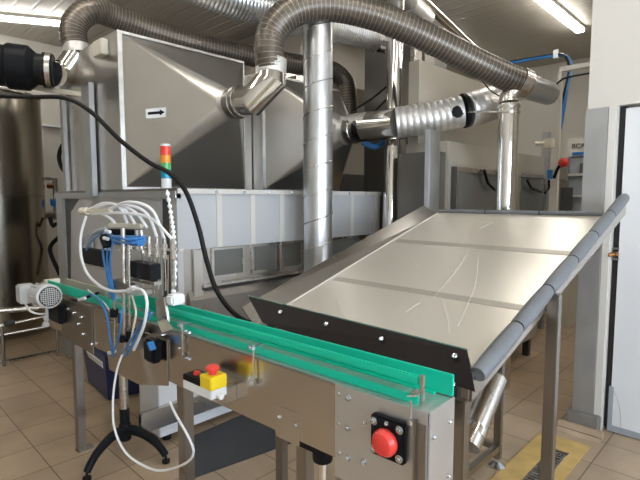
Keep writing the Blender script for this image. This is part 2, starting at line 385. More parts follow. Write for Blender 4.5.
tripod(tc_, (a1, a2, a2+2.25), L=(F1-tc_).length)
ss(cvr, 'support_tube', MB().cyl(tc_+Vector((0, 0, .29)), tc_+Vector((0, 0, zb)), .026, 20), 'steel')
tripod(p1, (a1, a2, a2+2.0), L=.3)
# tail drum bracket and orange-brown return guide at the left end
ss(cvr, 'tail_bracket', MB().cbox(.0, WU*.6, VL+.004, VL+.04, zt-.0, zt+.055), 'cream')
ss(cvr, 'tail_guide', MB().cbox(WU-.03, WU-.012, 2.26, VL-.002, zt+.004, zt+.05), 'ovenf')
# gear motor
mc = W(49.5, 296.5, 2.88)
ax = (W(24, 290, 3.22)-W(49.5, 296.5, 2.88)).normalized()
gm = ss(cvr, 'gear_motor', MB().lathe(mc, ax, [(-.005, .060), (0, .072), (.06, .074), (.062, .062), (.19, .062), (.2, .05), (.25, .05)], 28), 'motor')
for k in range(14):
    a_, b_ = frame_of(ax); an = 2*PI*k/14; d = a_*math.cos(an)+b_*math.sin(an)
    ss(gm, 'cooling_fin', MB().bar(mc+ax*.065+d*.066, mc+ax*.185+d*.066, .004, .016, ax.cross(d)), 'motor')
ss(gm, 'fan_grille', MB().cyl(mc-ax*.0055, mc-ax*.009, .060, 28), 'gapm')
for k in range(9):
    q = -.048+k*.012; h = math.sqrt(.054**2-q*q)
    ss(gm, 'grille_bar', MB().bar(mc-ax*.0105+a_*q-b_*h, mc-ax*.0105+a_*q+b_*h, .0038, .003, a_), 'motor')
    ss(gm, 'grille_bar', MB().bar(mc-ax*.0112+b_*q-a_*h, mc-ax*.0112+b_*q+a_*h, .0038, .003, b_), 'motor')
tb = W(26, 293, 3.02)
ss(gm, 'terminal_box', MB().box(tb.x-.045, tb.x+.045, tb.y-.05, tb.y+.05, tb.z-.06, tb.z+.055), 'motor', bevel=.008)
ss(cvr, 'motor_bracket', MB().bar(mc+ax*.10+Vector((.03, 0, -.05)), CL(-.02, 2.66, .88), .05, .03), 'black')
ss(cvr, 'gearbox', MB().cbox(-.05, -.002, 2.52, 2.70, .82, .94), 'black', bevel=.01)

# ================================================================== FILLING STATION
fs = thing('filling_station', 'liquid filling head with white hoses, blue air lines and nozzles over the conveyor', 'filling machine', CL(-.05, 1.7, .66))
U1 = -.06
def seg(name, a, b, r, m, u=U1, n=14, parent=None): return ss(parent or fs, name, MB().cyl(K(*a, u), K(*b, u), r, n), m)
seg('support_rod', (123, 228), (125, 352), .011, 'steel'); seg('support_rod', (129, 240), (130, 330), .008, 'steel', -.04)
o_ = ss(fs, 'rod_clamp', MB().bar(K(117, 283, U1), K(134, 290, U1-.005), .045, .05, (0, 0, 1)), 'leg', bevel=.004)
for (px, py, m_) in ((122, 318, 'dblue'), (124, 338, 'black'), (130, 334, 'black')):
    c = K(px, py, U1); ss(fs, 'rod_collar', MB().cyl(c-Vector((0, 0, .018)), c+Vector((0, 0, .018)), .022, 16), m_)
seg('rod', (115, 296), (115, 345), .006, 'steel', -.08); c = K(114, 313, -.08); ss(fs, 'rod_collar', MB().cyl(c-Vector((0, 0, .02)), c+Vector((0, 0, .02)), .02, 16), 'black')
# nozzle bar
nb0, nb1 = K(112, 225, .05), K(176, 239, .08)
ss(fs, 'nozzle_bar', MB().bar(K(110, 225, .0), K(142, 226, .06), .02, .025, (0, 0, 1)), 'shade', bevel=.002)
ss(fs, 'nozzle_bar', MB().bar(K(118, 248, .09), K(181, 250, .09), .012, .03, (0, 0, 1)), 'steel')
ss(fs, 'valve_block', MB().bar(K(110, 232, -.0), K(139, 233, .03), .035, .04, (0, 0, 1)), 'black', bevel=.004)
ss(fs, 'air_cylinder', MB().cyl(K(116, 240, -.04), K(141, 241, -.02), .026, 18), 'blue')
for i, px in enumerate((124, 131, 137, 141)):
    ss(fs, 'cylinder', MB().cyl(K(px, 230, .02), K(px+.5, 249, .02), .012, 14), 'steel' if i % 2 else 'galv')
nz = []
for i, px in enumerate((142, 149, 157, 164.5, 173)):
    top = K(px, 236 + i*.6, .07); z = top.z
    n_ = ss(fs, 'nozzle', MB().lathe(top, (0, 0, -1), [(0, .008), (.03, .008), (.03, .013), (.055, .013), (.055, .009), (.085, .009), (.085, .013), (.10, .013), (.11, .004), (.26, .004)], 12), 'chrome')
    nz.append(top)
# manifold (cream fitting block) and white hoses
U2 = .0
man = ss(fs, 'hose_manifold', MB().bar(K(90, 211, U2), K(111, 210, U2), .020, .022, (0, 0, 1)).cyl(K(81, 211, U2), K(88, 211, U2), .020, 12).cyl(K(88, 211, U2), K(91, 211, U2), .012, 12), 'cream', bevel=.003)
def hose(name, pts, r=.0076, m='hosew', parent=fs, n=10):
    return ss(parent, name, MB().tube(smooth_path(pts, .02), r, n), m)
hz = [((90, 209, 0), (105, 203, 0), (120, 208, 0), (127, 223, .03)),
      ((95, 208, 0), (112, 204, .0), (126, 211, .02), (135, 224, .03)),
      ((109, 209, 0), (122, 206, .0), (137, 214, .03), (147, 228, .05)),
      ((110, 209, 0), (128, 205, .0), (147, 214, .04), (157, 237, .07)),
      ((111, 208, 0), (130, 202, .0), (152, 210, .05), (164.5, 239, .07)),
      ((92, 214, 0), (120, 213, .0), (150, 218, .05), (173, 240, .07)),
      ((100, 213, 0), (108, 217, 0), (113, 221, .0), (116, 226, .02))]
for h in hz: hose('fluid_hose', [K(*q) for q in h])
hose('fluid_hose', [K(86, 216, -.01), K(81, 235, -.03), K(81, 255, -.05), K(87, 273, -.07), K(100, 286, -.09), K(113, 291, -.095), K(126, 291, -.09)], .0075)
hose('fluid_hose', [K(134, 288, -.09), K(143, 291, -.1), K(147, 302, -.1), K(144, 325, -.1), K(134, 350, -.08)], .007)
for h in (((108, 232, -.02), (103, 250, -.04), (107, 275, -.09), (112, 298, -.09)), ((110, 238, -.02), (107, 255, -.04), (109, 275, -.09), (114, 300, -.09)),
          ((113, 240, -.02), (110, 262, -.05), (112, 282, -.09), (116, 301, -.09)), ((91, 293, -.03), (100, 301, -.09), (107, 318, -.09), (111, 345, -.09), (113, 356, -.08)),
          ((84, 296, -.0), (97, 297, -.06), (106, 311, -.09), (110, 335, -.09), (114, 355, -.08)), ((152, 313, -.09), (143, 326, -.09), (133, 344, -.09), (126, 356, -.08)),
          ((149, 312, -.09), (141, 324, -.09), (131, 340, -.09), (122, 354, -.08)), ((112, 356, -.08), (118, 340, -.11), (121, 322, -.12), (122, 308, -.11)),
          ((104, 232, -.02), (115, 236, -.07), (130, 240, -.07), (146, 236, .0)), ((106, 233, -.02), (116, 241, -.07), (133, 243, -.07), (146, 239, .0)), ((105, 230, 0), (98, 236, 0), (92, 241, .02), (86, 250, .05))):
    hose('air_line', [K(*q) for q in h], .005, 'blue', n=8)
hose('fluid_hose', [K(132, 296, -.05), K(136, 312, -.07), K(133, 330, -.08), K(130, 345, -.08)], .005, 'cream')
hose('air_line', [K(88, 290, -.02), K(97, 297, -.05), K(106, 305, -.06), K(112, 315, -.08)], .004, 'hosew')
# sensors: black boxes on brackets
for nm, (x0, x1, y0, y1), u, m_ in (('sensor_box', (82, 102, 248, 267), .24, 'black'), ('sensor_box', (128, 150, 261, 281), -.02, 'black')):
    a = K(x0, y0, u); b = K(x1, y1, u); va, vb_ = (a-C0).dot(cv), (b-C0).dot(cv)
    o = ss(fs, nm, MB().cbox(u, u+.06, vb_, va, b.z, a.z), m_, bevel=.003)
    ss(o, 'bracket', MB().cbox(u+.01, u+.05, vb_-.02, va, b.z-.022, b.z-.004), 'steel')
ss(fs, 'sensor_box', MB().cbox(-.065, -.009, KV(149, -.04)-.045, KV(149, -.04)+.045, K(149, 349, -.04).z-.055, K(149, 349, -.04).z+.055), 'black', bevel=.012, label='black sensor with blue cap')
ss(fs, 'support_arm', MB().cbox(-.07, .16, 1.74, 1.80, zt+.09, zt+.11), 'steel')
ss(fs, 'station_bracket', MB().prism([K(155, 300, -.03), K(164, 297, -.03), K(168, 322, -.03), K(158, 326, -.03)], cu*.012), 'steel', bevel=.002)
ss(fs, 'station_bracket', MB().prism([K(157, 322, -.05), K(167, 320, -.05), K(173, 329, -.05), K(162, 333, -.05)], Vector((0, 0, .004))), 'cream')
ss(fs, 'sensor_cap', MB().bar(K(150, 342, -.067), K(153, 350, -.067), .03, .012), 'blue')
a = K(171, 300, -.02); ss(fs, 'hinge_block', MB().cbox(-.03, .04, (a-C0).dot(cv)-.025, (a-C0).dot(cv)+.03, a.z-.024, a.z+.024), 'white', bevel=.008)
for px in (153, 158, 163, 168): ss(fs, 'drip_needle', MB().cyl(K(px, 255, .1), K(px, 296, .1), .0035, 8), 'steel')
ss(fs, 'blue_valve', MB().bar(K(104, 236, -.04), K(108, 246, -.04), .04, .035), 'black')
for (px, py) in ((108, 231), (106, 238)): ss(fs, 'push_fitting', MB().cyl(K(px-2, py, -.07), K(px+2, py+1, -.07), .009, 10), 'white')
ss(fs, 'hose_fitting', MB().cyl(K(128, 291, -.09), K(134, 288, -.09), .012, 10), 'white')
for (px, py) in ((82, 299), (112, 352)):
    ss(fs, 'clear_fitting', MB().cyl(K(px-3, py+1, -.06), K(px+3, py-1, -.06), .009, 10), 'white')
ss(fs, 'sensor_arm', MB().cyl(K(80, 300, -.05), K(98, 293, -.02), .008, 10), 'black')

# white spiral-wrapped cable beside the filling head
sp = smooth_path([K(167, 190, .22), K(171, 215, .2), K(174, 240, .14), K(175, 270, .1), K(173, 296, .06)], .006)
sp2 = resample(sp, .009)
MB().tube(sp2, [.0115 if (i//2) % 2 else .005 for i in range(len(sp2))], 10).build('wrapped_cable', 'hosew', label='cable in white spiral wrap hanging down to the conveyor beside the nozzles', cat='cable')
# grey semicircular hose behind
MB().rough([K(88, 262, .3), K(86, 247, .3), K(94, 234, .3), K(106, 229, .3)], .016, .012, .08, 12).build('grey_hose', 'trim', label='short grey curved hose behind the blue air lines', cat='hose')

# control box
cbx = thing('control_box', 'small control box with a red emergency stop on a yellow cover, fixed beside the conveyor', 'control box', K(204, 397, -.10))
va, vb_ = KV(181, -.13), KV(226, -.07)
ca, cb2 = K(182, 372, -.11), K(226, 392, -.06)
A = K(184, 377, -.13); vA = (A-C0).dot(cv); B = K(211, 391, -.13); vB = (B-C0).dot(cv)
ss(cbx, 'housing', MB().cbox(-.13, -.055, vB, vA+.01, .838, .872), 'white', bevel=.003)
ss(cbx, 'cover', MB().cbox(-.13, -.055, vB+.075, vA+.01, .8725, .897), 'black', bevel=.003, label='black half of the cover')
yc = ss(cbx, 'cover', MB().cbox(-.131, -.054, vB-.001, vB+.072, .8725, .924), 'yellow', bevel=.004, label='yellow half of the cover')
cy = CL(-.095, vB+.036, .924)
eb = ss(cbx, 'emergency_button', MB().lathe(cy, (0, 0, 1), [(0, .016), (.014, .015), (.017, .026), (.026, .027), (.033, .021), (.035, .001)], 24), 'red')
for k, m_ in ((0, 'red'), (1, 'signal_green')):
    c = CL(-.095, vB+.100+.040*(1-k), .897); ss(cbx, 'push_button', MB().lathe(c, (0, 0, 1), [(0, .015), (.006, .015), (.006, .012), (.012, .012), (.0125, .001)], 16), m_)
ss(cbx, 'cable_gland', MB().cyl(CL(-.10, vB-.002, .85), CL(-.10, vB-.026, .85), .011, 12), 'white')
ss(cbx, 'mounting_bracket', MB().cbox(-.054, -.001, vB+.01, vB+.03, .80, .86), 'steel')
MB().tube(smooth_path([W(124, 350, 2.42), W(117, 370, 2.42), W(113, 400, 2.4), W(115, 430, 2.36), W(128, 455, 2.3), W(155, 470, 2.25), W(180, 466, 2.12), W(193, 455, 2.0), W(190, 440, 1.99), W(176, 415, 2.05), W(170, 402, 2.12)], .02), .0055, 10).build('white_cable_loop', 'hosew', label='white cable looping down below the filling head and round the conveyor leg', cat='cable')

# ================================================================== SORTING TABLE
stb = thing('sorting_table', 'large sloping stainless steel chute table with grey padded edges behind the conveyor', 'table', (2.4, 1.35, 0))
xa, za = 1.52, 1.02        # lower edge
xb, zbz = 3.28, 1.495       # upper edge
ya, yb = .745, 1.93
sl = (zbz-za)/(xb-xa)
def T(x, y, dz=0):                              # point on the sloping sheet; the left side runs slightly askew
    if y > 1.7: y -= .10*(1-min(1, max(0, (x-xa)/(xb-xa))))
    return Vector((x, y, za+(x-xa)*sl+dz))
ss(stb, 'sheet', MB().prism([T(xa, ya), T(xb, ya), T(xb, yb), T(xa, yb)], (0, 0, -.012)), 'table')
# crosswise weld seams and left seam: thin strips on the sheet
for (x, w) in ((1.97, .05), (2.61, .06)):
    ss(stb, 'seam_strip', MB().prism([T(x, ya+.02, .0015), T(x+w, ya+.02, .0015), T(x+w, yb-.03, .0015), T(x, yb-.03, .0015)], (0, 0, -.0015)), 'seam')
# left flange: folded-up side
fl = MB(); fl.prism([T(xa-.08, yb+.001, -.04), T(xb, yb+.001, -.012), T(xb, yb+.13, .055), T(xa-.08, yb+.13, .055)], (0, .002, -.006)); ss(stb, 'side_flange', fl, 'leg')
ss(stb, 'flange_edge', MB().bar(T(xa, yb, .002), T(xb, yb, .002), .006, .006, (0, 1, 0)), 'skirtr')
ss(stb, 'side_rail', MB().prism([T(xa-.03, ya-.012, .0), T(xb+.22, ya-.012, .01), T(xb+.22, ya-.012, -.05), T(xa-.03, ya-.012, -.10)], (0, .010, 0)), 'steel')
# lower dark lip with bolts (polygon in a plane along y, leaning)
L0, L1, L2, L3 = K(248, 296, .30), K(467, 350, .30), K(475, 391, .22), K(262, 322, .22)
lp = MB(); nrm = (L1-L0).cross(L3-L0).normalized(); lp.prism([L0, L1, L2, L3], nrm*.006); lipo = ss(stb, 'lip_strip', lp, 'lip', label='dark bolted strip along the lower edge')
ss(stb, 'lip_edge', MB().bar(L0+Vector((0, 0, .002)), L1+Vector((0, 0, .002)), .004, .004), 'steel')
lgn = -nrm if nrm.dot(Vector((0, 0, H))-L0) < 0 else nrm
for (px, py, u) in ((281, 313, .272), (327, 325, .275), (382, 340, .275), (455, 357, .285), (453, 385, .225)):
    p = K(px, py, u); 
    r = ray(px, py); t = (L0-Vector((0, 0, H))).dot(nrm)/r.dot(nrm); p = Vector((0, 0, H))+r*t+lgn*.007
    ss(lipo, 'lip_bolt', MB().lathe(p, lgn, [(0, .010), (.002, .010), (.005, .007), (.006, .001)], 12), 'bolt')
# apron joining the lip to the sheet
ss(stb, 'lower_apron', MB().hexa([L0+Vector((0, 0, -.006)), L1+Vector((0, 0, -.006)), T(xa, ya, -.008), T(xa, yb, -.008), L0, L1, T(xa, ya, .0), T(xa, yb, .0)]), 'table')
# padded bolsters
def bolster(p0, p1, r, nseg, lab):
    d = (p1-p0); 
    P = []; R = []
    for i in range(nseg):
        for t, rr in ((.0, .86), (.05, .97), (.3, 1.03), (.5, 1.05), (.7, 1.03), (.95, .97), (.999, .86)):
            P.append(p0+d*((i+t)/nseg)); R.append(r*rr)
    P.append(p1); R.append(r*.5); P.insert(0, p0-d.normalized()*.002); R.insert(0, r*.5)
    o = ss(stb, 'edge_padding', MB().tube(P, R, 20), 'bolster', label=lab)
    for i in range(1, nseg):
        q = p0+d*(i/nseg); ss(o, 'cable_tie', MB().cyl(q-d.normalized()*.004, q+d.normalized()*.004, r*.92, 16), 'black')
bolster(T(xa-.01, ya-.02, -.012), T(xb+.17, ya-.012, .068), .031, 6, 'thick grey padded tube along the right edge')
bolster(T(xb+.01, ya+.06, .012), T(xb+.01, yb-.0, .012), .013, 3, 'thin grey padded tube along the far edge')
l2 = (onx(470, 420, 1.52).y)
for (x, y, w, ztop, nm) in ((2.155, ya-.064, .048, .0, 'leg'), (1.475, l2, .045, .10, 'leg'), (xb-.12, yb-.07, .05, .03, 'leg'), (xa+.09, yb-.07, .05, .03, 'leg')):
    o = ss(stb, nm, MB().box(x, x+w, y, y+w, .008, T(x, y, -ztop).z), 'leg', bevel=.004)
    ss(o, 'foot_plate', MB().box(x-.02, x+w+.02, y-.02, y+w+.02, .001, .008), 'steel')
# scratches / bright scuffs on the sheet
for pts in (((407, 244), (412, 256), (418, 266)), ((440, 296), (447, 315), (449, 332)), ((468, 252), (455, 272), (434, 297)), ((478, 258), (475, 285), (458, 326)), ((335, 298), (340, 308), (345, 318)), ((493, 222), (485, 226), (480, 228)), ((406, 312), (414, 306), (420, 303))):
    Q_ = []
    for q in pts:
        r = ray(*q); n_ = Vector((-sl, 0, 1)); t = (T(xa, ya, .001)-Vector((0, 0, H))).dot(n_)/r.dot(n_); Q_.append(Vector((0, 0, H))+r*t)
    ss(stb, 'scuff_mark', MB().tube(smooth_path(Q_), .0016, 6), 'skirtr')

# low stand with a chrome pipe under the table
lst = thing('pipe_stand', 'low stainless stand holding a slanting polished pipe under the sloping table', 'stand', (2.65, 1.25, 0))
g0 = onz(497, 466, 0); 
for (x, y) in ((g0.x, g0.y), (g0.x-.42, g0.y+.0), (g0.x, g0.y+.5), (g0.x-.42, g0.y+.5)):
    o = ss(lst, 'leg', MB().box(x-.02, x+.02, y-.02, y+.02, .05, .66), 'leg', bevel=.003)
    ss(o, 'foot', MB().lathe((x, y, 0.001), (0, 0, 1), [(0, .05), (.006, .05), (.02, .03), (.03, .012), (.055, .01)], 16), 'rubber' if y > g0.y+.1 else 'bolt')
for q in ((g0+Vector((-.02, 0, .12)), g0+Vector((-.40, 0, .12))), (g0+Vector((0, .02, .12)), g0+Vector((0, .48, .12))), (g0+Vector((-.42, .02, .12)), g0+Vector((-.42, .48, .12))), (g0+Vector((-.02, 0, .64)), g0+Vector((-.40, 0, .64))), (g0+Vector((-.02, .5, .64)), g0+Vector((-.40, .5, .64)))):
    ss(lst, 'cross_bar', MB().bar(q[0], q[1], .035, .035), 'leg')
ss(lst, 'pipe', MB().tube([W(496, 378, 2.75), W(474, 432, 2.55), W(468, 446, 2.5)], .062, 24), 'steel')
ss(lst, 'pipe_collar', MB().tube([W(476, 428, 2.565), W(473, 435, 2.54)], .066, 24), 'chrome')

# ================================================================== DRYING TUNNEL (lower body)
XT, YT = 1.60, 2.87
tn = thing('process_tunnel', 'long stainless processing tunnel with a pale ribbed skirt behind the filling head', 'machine', (2.7, 3.9, 0))
XE = 3.78; YE = 5.25
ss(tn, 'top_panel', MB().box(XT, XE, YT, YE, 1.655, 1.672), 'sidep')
ss(tn, 'skirt_panel', MB().box(XT, XE, YT, YT+.008, 1.262, 1.635), 'skirt')
ss(tn, 'skirt_panel', MB().box(XE-.008, XE, YT+.008, YE, 1.262, 1.635), 'skirt')
tr_ = ss(tn, 'top_rail', MB().box(XT, XE+.012, YT-.016, YT-.001, 1.635, 1.668), 'skirtr', bevel=.003)
for k in range(10):
    x = XT+.06+k*.235
    bolt(tn, (x, YT-.016, 1.650), (0, -1, 0), .008)
for px in (219, 252.5, 281.5, 331, 352, 376):
    x = ony(px, 215, YT).x
    ss(tn, 'skirt_rib', MB().box(x-.022, x+.022, YT-.006, YT-.0005, 1.262, 1.634), 'skirtr')
ss(tn, 'corner_post', MB().box(XT, XT+.045, YT+.009, YT+.11, .30, 1.655), 'endp', bevel=.003)
ss(tn, 'corner_post', MB().box(XT, XT+.06, YE-.2, YE, .02, 1.655), 'galvm', bevel=.003)
ss(tn, 'corner_post', MB().box(XE-.07, XE-.01, YE-.2, YE, .02, 1.655), 'galvm')
ss(tn, 'corner_post', MB().box(XE-.07, XE-.01, YT+.01, YT+.08, .02, 1.655), 'galvm')
ss(tn, 'top_beam', MB().box(XT-.012, XT+.03, YT, YE, 1.605, 1.654), 'galvm')
# grey chamfered end panel
pa = lambda px, py: onx(px, py, XT+.006)
q = [pa(71, 212), pa(80, 198), pa(161, 197), pa(161, 300), pa(71, 300)]
ss(tn, 'end_panel', MB().prism(q, (.012, 0, 0)), 'endp')
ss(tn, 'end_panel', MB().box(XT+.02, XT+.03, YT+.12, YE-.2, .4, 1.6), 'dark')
ss(tn, 'label_plate', MB().box(XT-.006, XT-.001, YT+.02, YT+.07, 1.04, 1.17), 'skirt', bevel=.006)
for (y0_, y1_) in ((pa(75, 0).y, pa(80, 0).y), (pa(81, 0).y, pa(86, 0).y)): ss(tn, 'slat', MB().box(XT-.02, XT-.004, y1_+.02, y0_-.02, 1.05, 1.28), 'skirt')
# front body below skirt
yf = YT+.06
ss(tn, 'front_body', MB().box(XT+.05, XE-.08, yf, YE-.2, .78, 1.262), 'body')
ss(tn, 'front_frame', MB().box(XT+.14, XT+.21, yf-.02, yf-.001, .86, 1.25), 'steel')
for (a, b) in ((ony(206, 0, yf).x, ony(240, 0, yf).x), (ony(248, 0, yf).x, ony(276, 0, yf).x), (ony(279, 0, yf).x, ony(300, 0, yf).x), (ony(305, 0, yf).x, 3.55)):
    w_ = ss(tn, 'window_frame', MB().box(a, b, yf-.014, yf-.001, 1.235, 1.25).box(a, b, yf-.014, yf-.001, 1.03, 1.05).box(a, a+.018, yf-.014, yf-.001, 1.05, 1.235).box(b-.018, b, yf-.014, yf-.001, 1.05, 1.235), 'steel')
    ss(w_, 'pane', MB().box(a+.018, b-.018, yf-.006, yf-.001, 1.05, 1.235), 'glass')
ss(tn, 'lip', MB().box(XT+.2, XE-.2, yf-.05, yf-.001, .985, 1.0), 'steel')
ss(tn, 'lip', MB().box(XT+.2, XE-.2, yf-.03, yf-.001, .965, .984), 'dark')
ss(tn, 'lower_tray', MB().hexa([(XT+.1, yf-.03, .62), (XE-.2, yf-.03, .62), (XE-.2, yf-.002, .62), (XT+.1, yf-.002, .62), (XT+.1, yf-.03, .90), (XE-.2, yf-.03, .90), (XE-.2, yf-.002, .964), (XT+.1, yf-.002, .964)]), 'leg')
# white base
q0 = onz(160, 441, 0.06)
ss(tn, 'base_cabinet', MB().box(1.42, 2.25, YT-.03, 3.12, .05, .60), 'door', bevel=.004)
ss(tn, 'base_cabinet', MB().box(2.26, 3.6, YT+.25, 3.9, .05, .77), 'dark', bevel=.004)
ss(tn, 'base_rail', MB().box(1.28, 2.28, YT-.075, YT-.035, .14, .27), 'steel', bevel=.002)
ss(tn, 'base_block', MB().box(2.20, 2.33, YT-.20, YT-.078, .05, .19), 'door', bevel=.003)
for (x, y) in ((1.5, 2.9), (2.2, 2.9), (3.5, 3.2), (1.5, 3.05), (3.5, 3.8)): ss(tn, 'foot', MB().cyl((x, y, 0), (x, y, .05), .03, 14), 'rubber')

# signal tower on the tunnel corner
sgp = Vector((XT+.035, YT+.15, 1.672)); sp_ = W(166.5, 187, (sgp-Vector((0, 0, H))).dot(fwd))
sgp = Vector((sp_.x, sp_.y, 1.6725))
sg = thing('signal_tower', 'stacked signal light with red, orange, green and blue lenses on the tunnel corner', 'signal light', sgp)
z = sgp.z
for nm, m_, h in (('base', 'white', .067), ('lens', 'signal_blue', .058), ('lens', 'signal_green', .045), ('lens', 'signal_orange', .052), ('lens', 'signal_red', .060), ('cap', 'white', .016)):
    ss(sg, nm, MB().cyl((sgp.x, sgp.y, z), (sgp.x, sgp.y, z+h-.0015), .0335 if nm != 'cap' else .031, 24), m_); z += h

# black cable from the left, down past the skirt
dk = .62*5
MB().tube(smooth_path([W(-15, 96, 3.2), W(30, 97, 3.15), W(65, 98, 3.1), W(90, 111, 3.05), W(120, 140, 3.0), W(150, 163, 2.95), W(168, 172, 2.9), W(185, 190, 2.85), W(198, 225, 2.85), W(207, 262, 2.85), W(218, 293, 2.8), W(240, 318, 2.75), W(275, 330, 2.7)], .04), .0145, 14).build('black_cable', 'rubber', label='thick black cable sagging across the hoods and down past the pale skirt', cat='cable')

# ================================================================== HOODS
def hood(x0, x1, y0, y1, z0, z1, apex, r, label, cuts, arrow=False, z1b=None):
    t = thing('exhaust_hood', label, 'hood', ((x0+x1)/2, (y0+y1)/2, z0), 'pyramid exhaust hoods on the tunnel')
    ss(t, 'box', MB().box(x0, x1, y0+.004, y1, z0+.001, z1), 'hood')
    base = [(x0+.03, z0+.02), (x1-.01, z0+.02), (x1-.01, z1-.02), (x0+.03, z1-.02)]
    m_ = MB(); n = 32; bm = m_.bm
    cx, cy_, cz = apex
    # pyramid with round outlet: 4 base corners -> ring
    ring = [bm.verts.new((cx+r*math.cos(2*PI*(k+.5)/n+PI*1.25-PI/n), cy_, cz+r*math.sin(2*PI*(k+.5)/n+PI*1.25-PI/n))) for k in range(n)]
    cs = [bm.verts.new((a, y0, b)) for a, b in base]
    for s_ in range(4):
        c0, c1 = cs[s_], cs[(s_+1) % 4]; k0 = s_*n//4; km = k0+n//8; k1 = k0+n//4
        bm.faces.new((c0, c1, ring[(km) % n]))
        for k in range(k0, km): bm.faces.new((c0, ring[(k+1) % n], ring[k % n]))
        for k in range(km, k1): bm.faces.new((c1, ring[(k+1) % n], ring[k % n]))
    m_.smooth = False
    ss(t, 'cone', m_, 'hood')
    f = MB(); w = .035
    f.box(x0, x0+w, y0-.012, y0+.003, z0, z1).box(x1-.012, x1, y0-.012, y0+.003, z0, z1).box(x0+w, x1-.012, y0-.012, y0+.003, z1-.02, z1).box(x0+w, x1-.012, y0-.012, y0+.003, z0, z0+.02)
    ss(t, 'flange', f, 'hoodw')
    col = MB(); col.lathe((cx, cy_+.05, cz), (0, -1, 0), [(0, r*1.15), (.03, r*1.10), (.06, r*1.02), (.085, r*1.0)], 32)
    c2 = MB(); c2.lathe((cx, cy_-.035, cz), (0, -1, 0), [(0, r*1.0), (.05, r*1.0), (.055, r*1.05), (.075, r*1.05), (.08, r*.99), (.12, r*.99)], 32); ss(t, 'outlet_pipe', c2, 'leg')
    ss(t, 'outlet_collar', col, 'tape')
    return t
zc0, zc1 = 1.674, 2.868
h1 = hood(1.60, 2.775, 3.70, 4.88, zc0, zc1, (2.2, 3.10, 2.32), .115, 'first stainless pyramid hood, with the small black arrow sticker', None)
h2 = hood(2.985, 4.10, 3.70, 4.88, zc0+.004, zc1-.05, (3.50, 3.06, 2.25), .125, 'second stainless pyramid hood, partly behind the spiral duct', None)
ss(h2, 'side_plate', MB().box(2.80, 2.975, 3.85, 3.87, zc0+.004, zc1-.08), 'hood')
ss(h1, 'side_post', MB().box(1.555, 1.587, 4.80, 4.87, zc0, zc1), 'galvm')
ss(h1, 'side_post', MB().box(1.545, 1.587, pa(93, 0).y, pa(85, 0).y, zc0-.05, ony(0, 0, 1).z*0+2.55), 'galvm', bevel=.004)
ss(h1, 'toggle_latch', MB().box(1.54, 1.598, onx(109, 50, 1.6).y, onx(100, 50, 1.6).y, onx(105, 57, 1.6).z, onx(105, 41, 1.6).z), 'shade', bevel=.006)
ss(h1, 'arm', MB().bar(onx(85, 95, 1.58), onx(48, 90, 1.58)+Vector((-.35, 0, 0)), .04, .045, (0, 0, 1)), 'shade', bevel=.004)
# arrow sticker on the hood cone left facet
ap = Vector((2.2-.115, 3.10, 2.32)); c0 = Vector((1.63, 3.70, zc0+.02)); c1 = Vector((1.63, 3.70, zc1-.02))
nA = (c1-c0).cross(ap-c0).normalized(); 
if nA.dot(Vector((0, 0, H))-c0) < 0: nA = -nA
def onA(px, py, off=.0015):
    r = ray(px, py); t = (c0-Vector((0, 0, H))).dot(nA)/r.dot(nA); return Vector((0, 0, H))+r*t+nA*off
stk = ss(h1, 'arrow_sticker', MB().prism([onA(146, 109), onA(166, 107.5), onA(166, 117), onA(146, 118.5)], nA*.001), 'white', label='white sticker with a black arrow pointing right')
ss(stk, 'arrow', MB().prism([onA(148, 112.2, .003), onA(160, 111.2, .003), onA(160, 109.4, .003), onA(165, 112.2, .003), onA(160, 115.6, .003), onA(160, 114, .003), onA(148, 115, .003)], nA*.0006), 'black')

# ================================================================== DUCTS
def flex(name, pts, r, label, m='flex', ends=None, pitch=.034, ribs=True):
    t = thing(name, label, 'duct', Vector(pts[0]))
    P = smooth_path(pts, .02)
    ss(t, 'hose', MB().tube(resample(P, pitch/2), [r*(1.0 if i % 2 else .975) for i in range(len(resample(P, pitch/2)))], 28), m)
    if ribs:
        Q_ = resample(P, pitch); w = MB()
        for i in range(1, len(Q_)-1):
            d = (Q_[i+1]-Q_[i-1]).normalized()*.0022
            w.tube([Q_[i]-d, Q_[i]+d], r*1.012, 28)
        ss(t, 'wire_spiral', w, 'rib')
    return t
RD = .107
pA, pB = W(240, 104, 3.62), W(268, 74, 3.46)
f1 = flex('flexible_duct', [W(271, 70, 3.44), W(269, 52, 3.42), W(271, 34, 3.42), W(284, 17, 3.42), W(305, 7.5, 3.45), W(335, 6.5, 3.5), W(370, 14, 3.56), W(402, 26, 3.62), W(440, 44, 3.7), W(475, 62, 3.78), W(505, 76, 3.86), W(524, 83, 3.9)], RD,
          'large brown-grey flexible duct arching over the centre from the first hood to the upright pipe')
a_ = Vector((2.2, 2.95, 2.32)); b_ = W(271, 70, 3.44); mid = W(258, 97, 3.48)
ss(f1, 'taped_cuff', MB().tube([W(271, 76, 3.445), W(271, 60, 3.44)], [RD*1.02, RD*1.05], 28), 'tape')
el = ss(f1, 'elbow', MB().mtube([Vector((2.2, 2.945, 2.32)), Vector((2.205, 2.835, 2.31)), W(271, 81, 3.43), W(271, 74, 3.443)], RD*.98, 32), 'chrome')
rp = W(509, 105, 3.92)
ss(f1, 'end_cuff', MB().tube([W(519, 81, 3.89), W(527, 84.5, 3.905)], [RD*1.02, RD*1.01], 28), 'steel')
rs = thing('riser_pipe', 'upright polished pipe rising behind the sloping table to the end of the flexible duct', 'pipe', Vector((rp.x, rp.y, 0)))
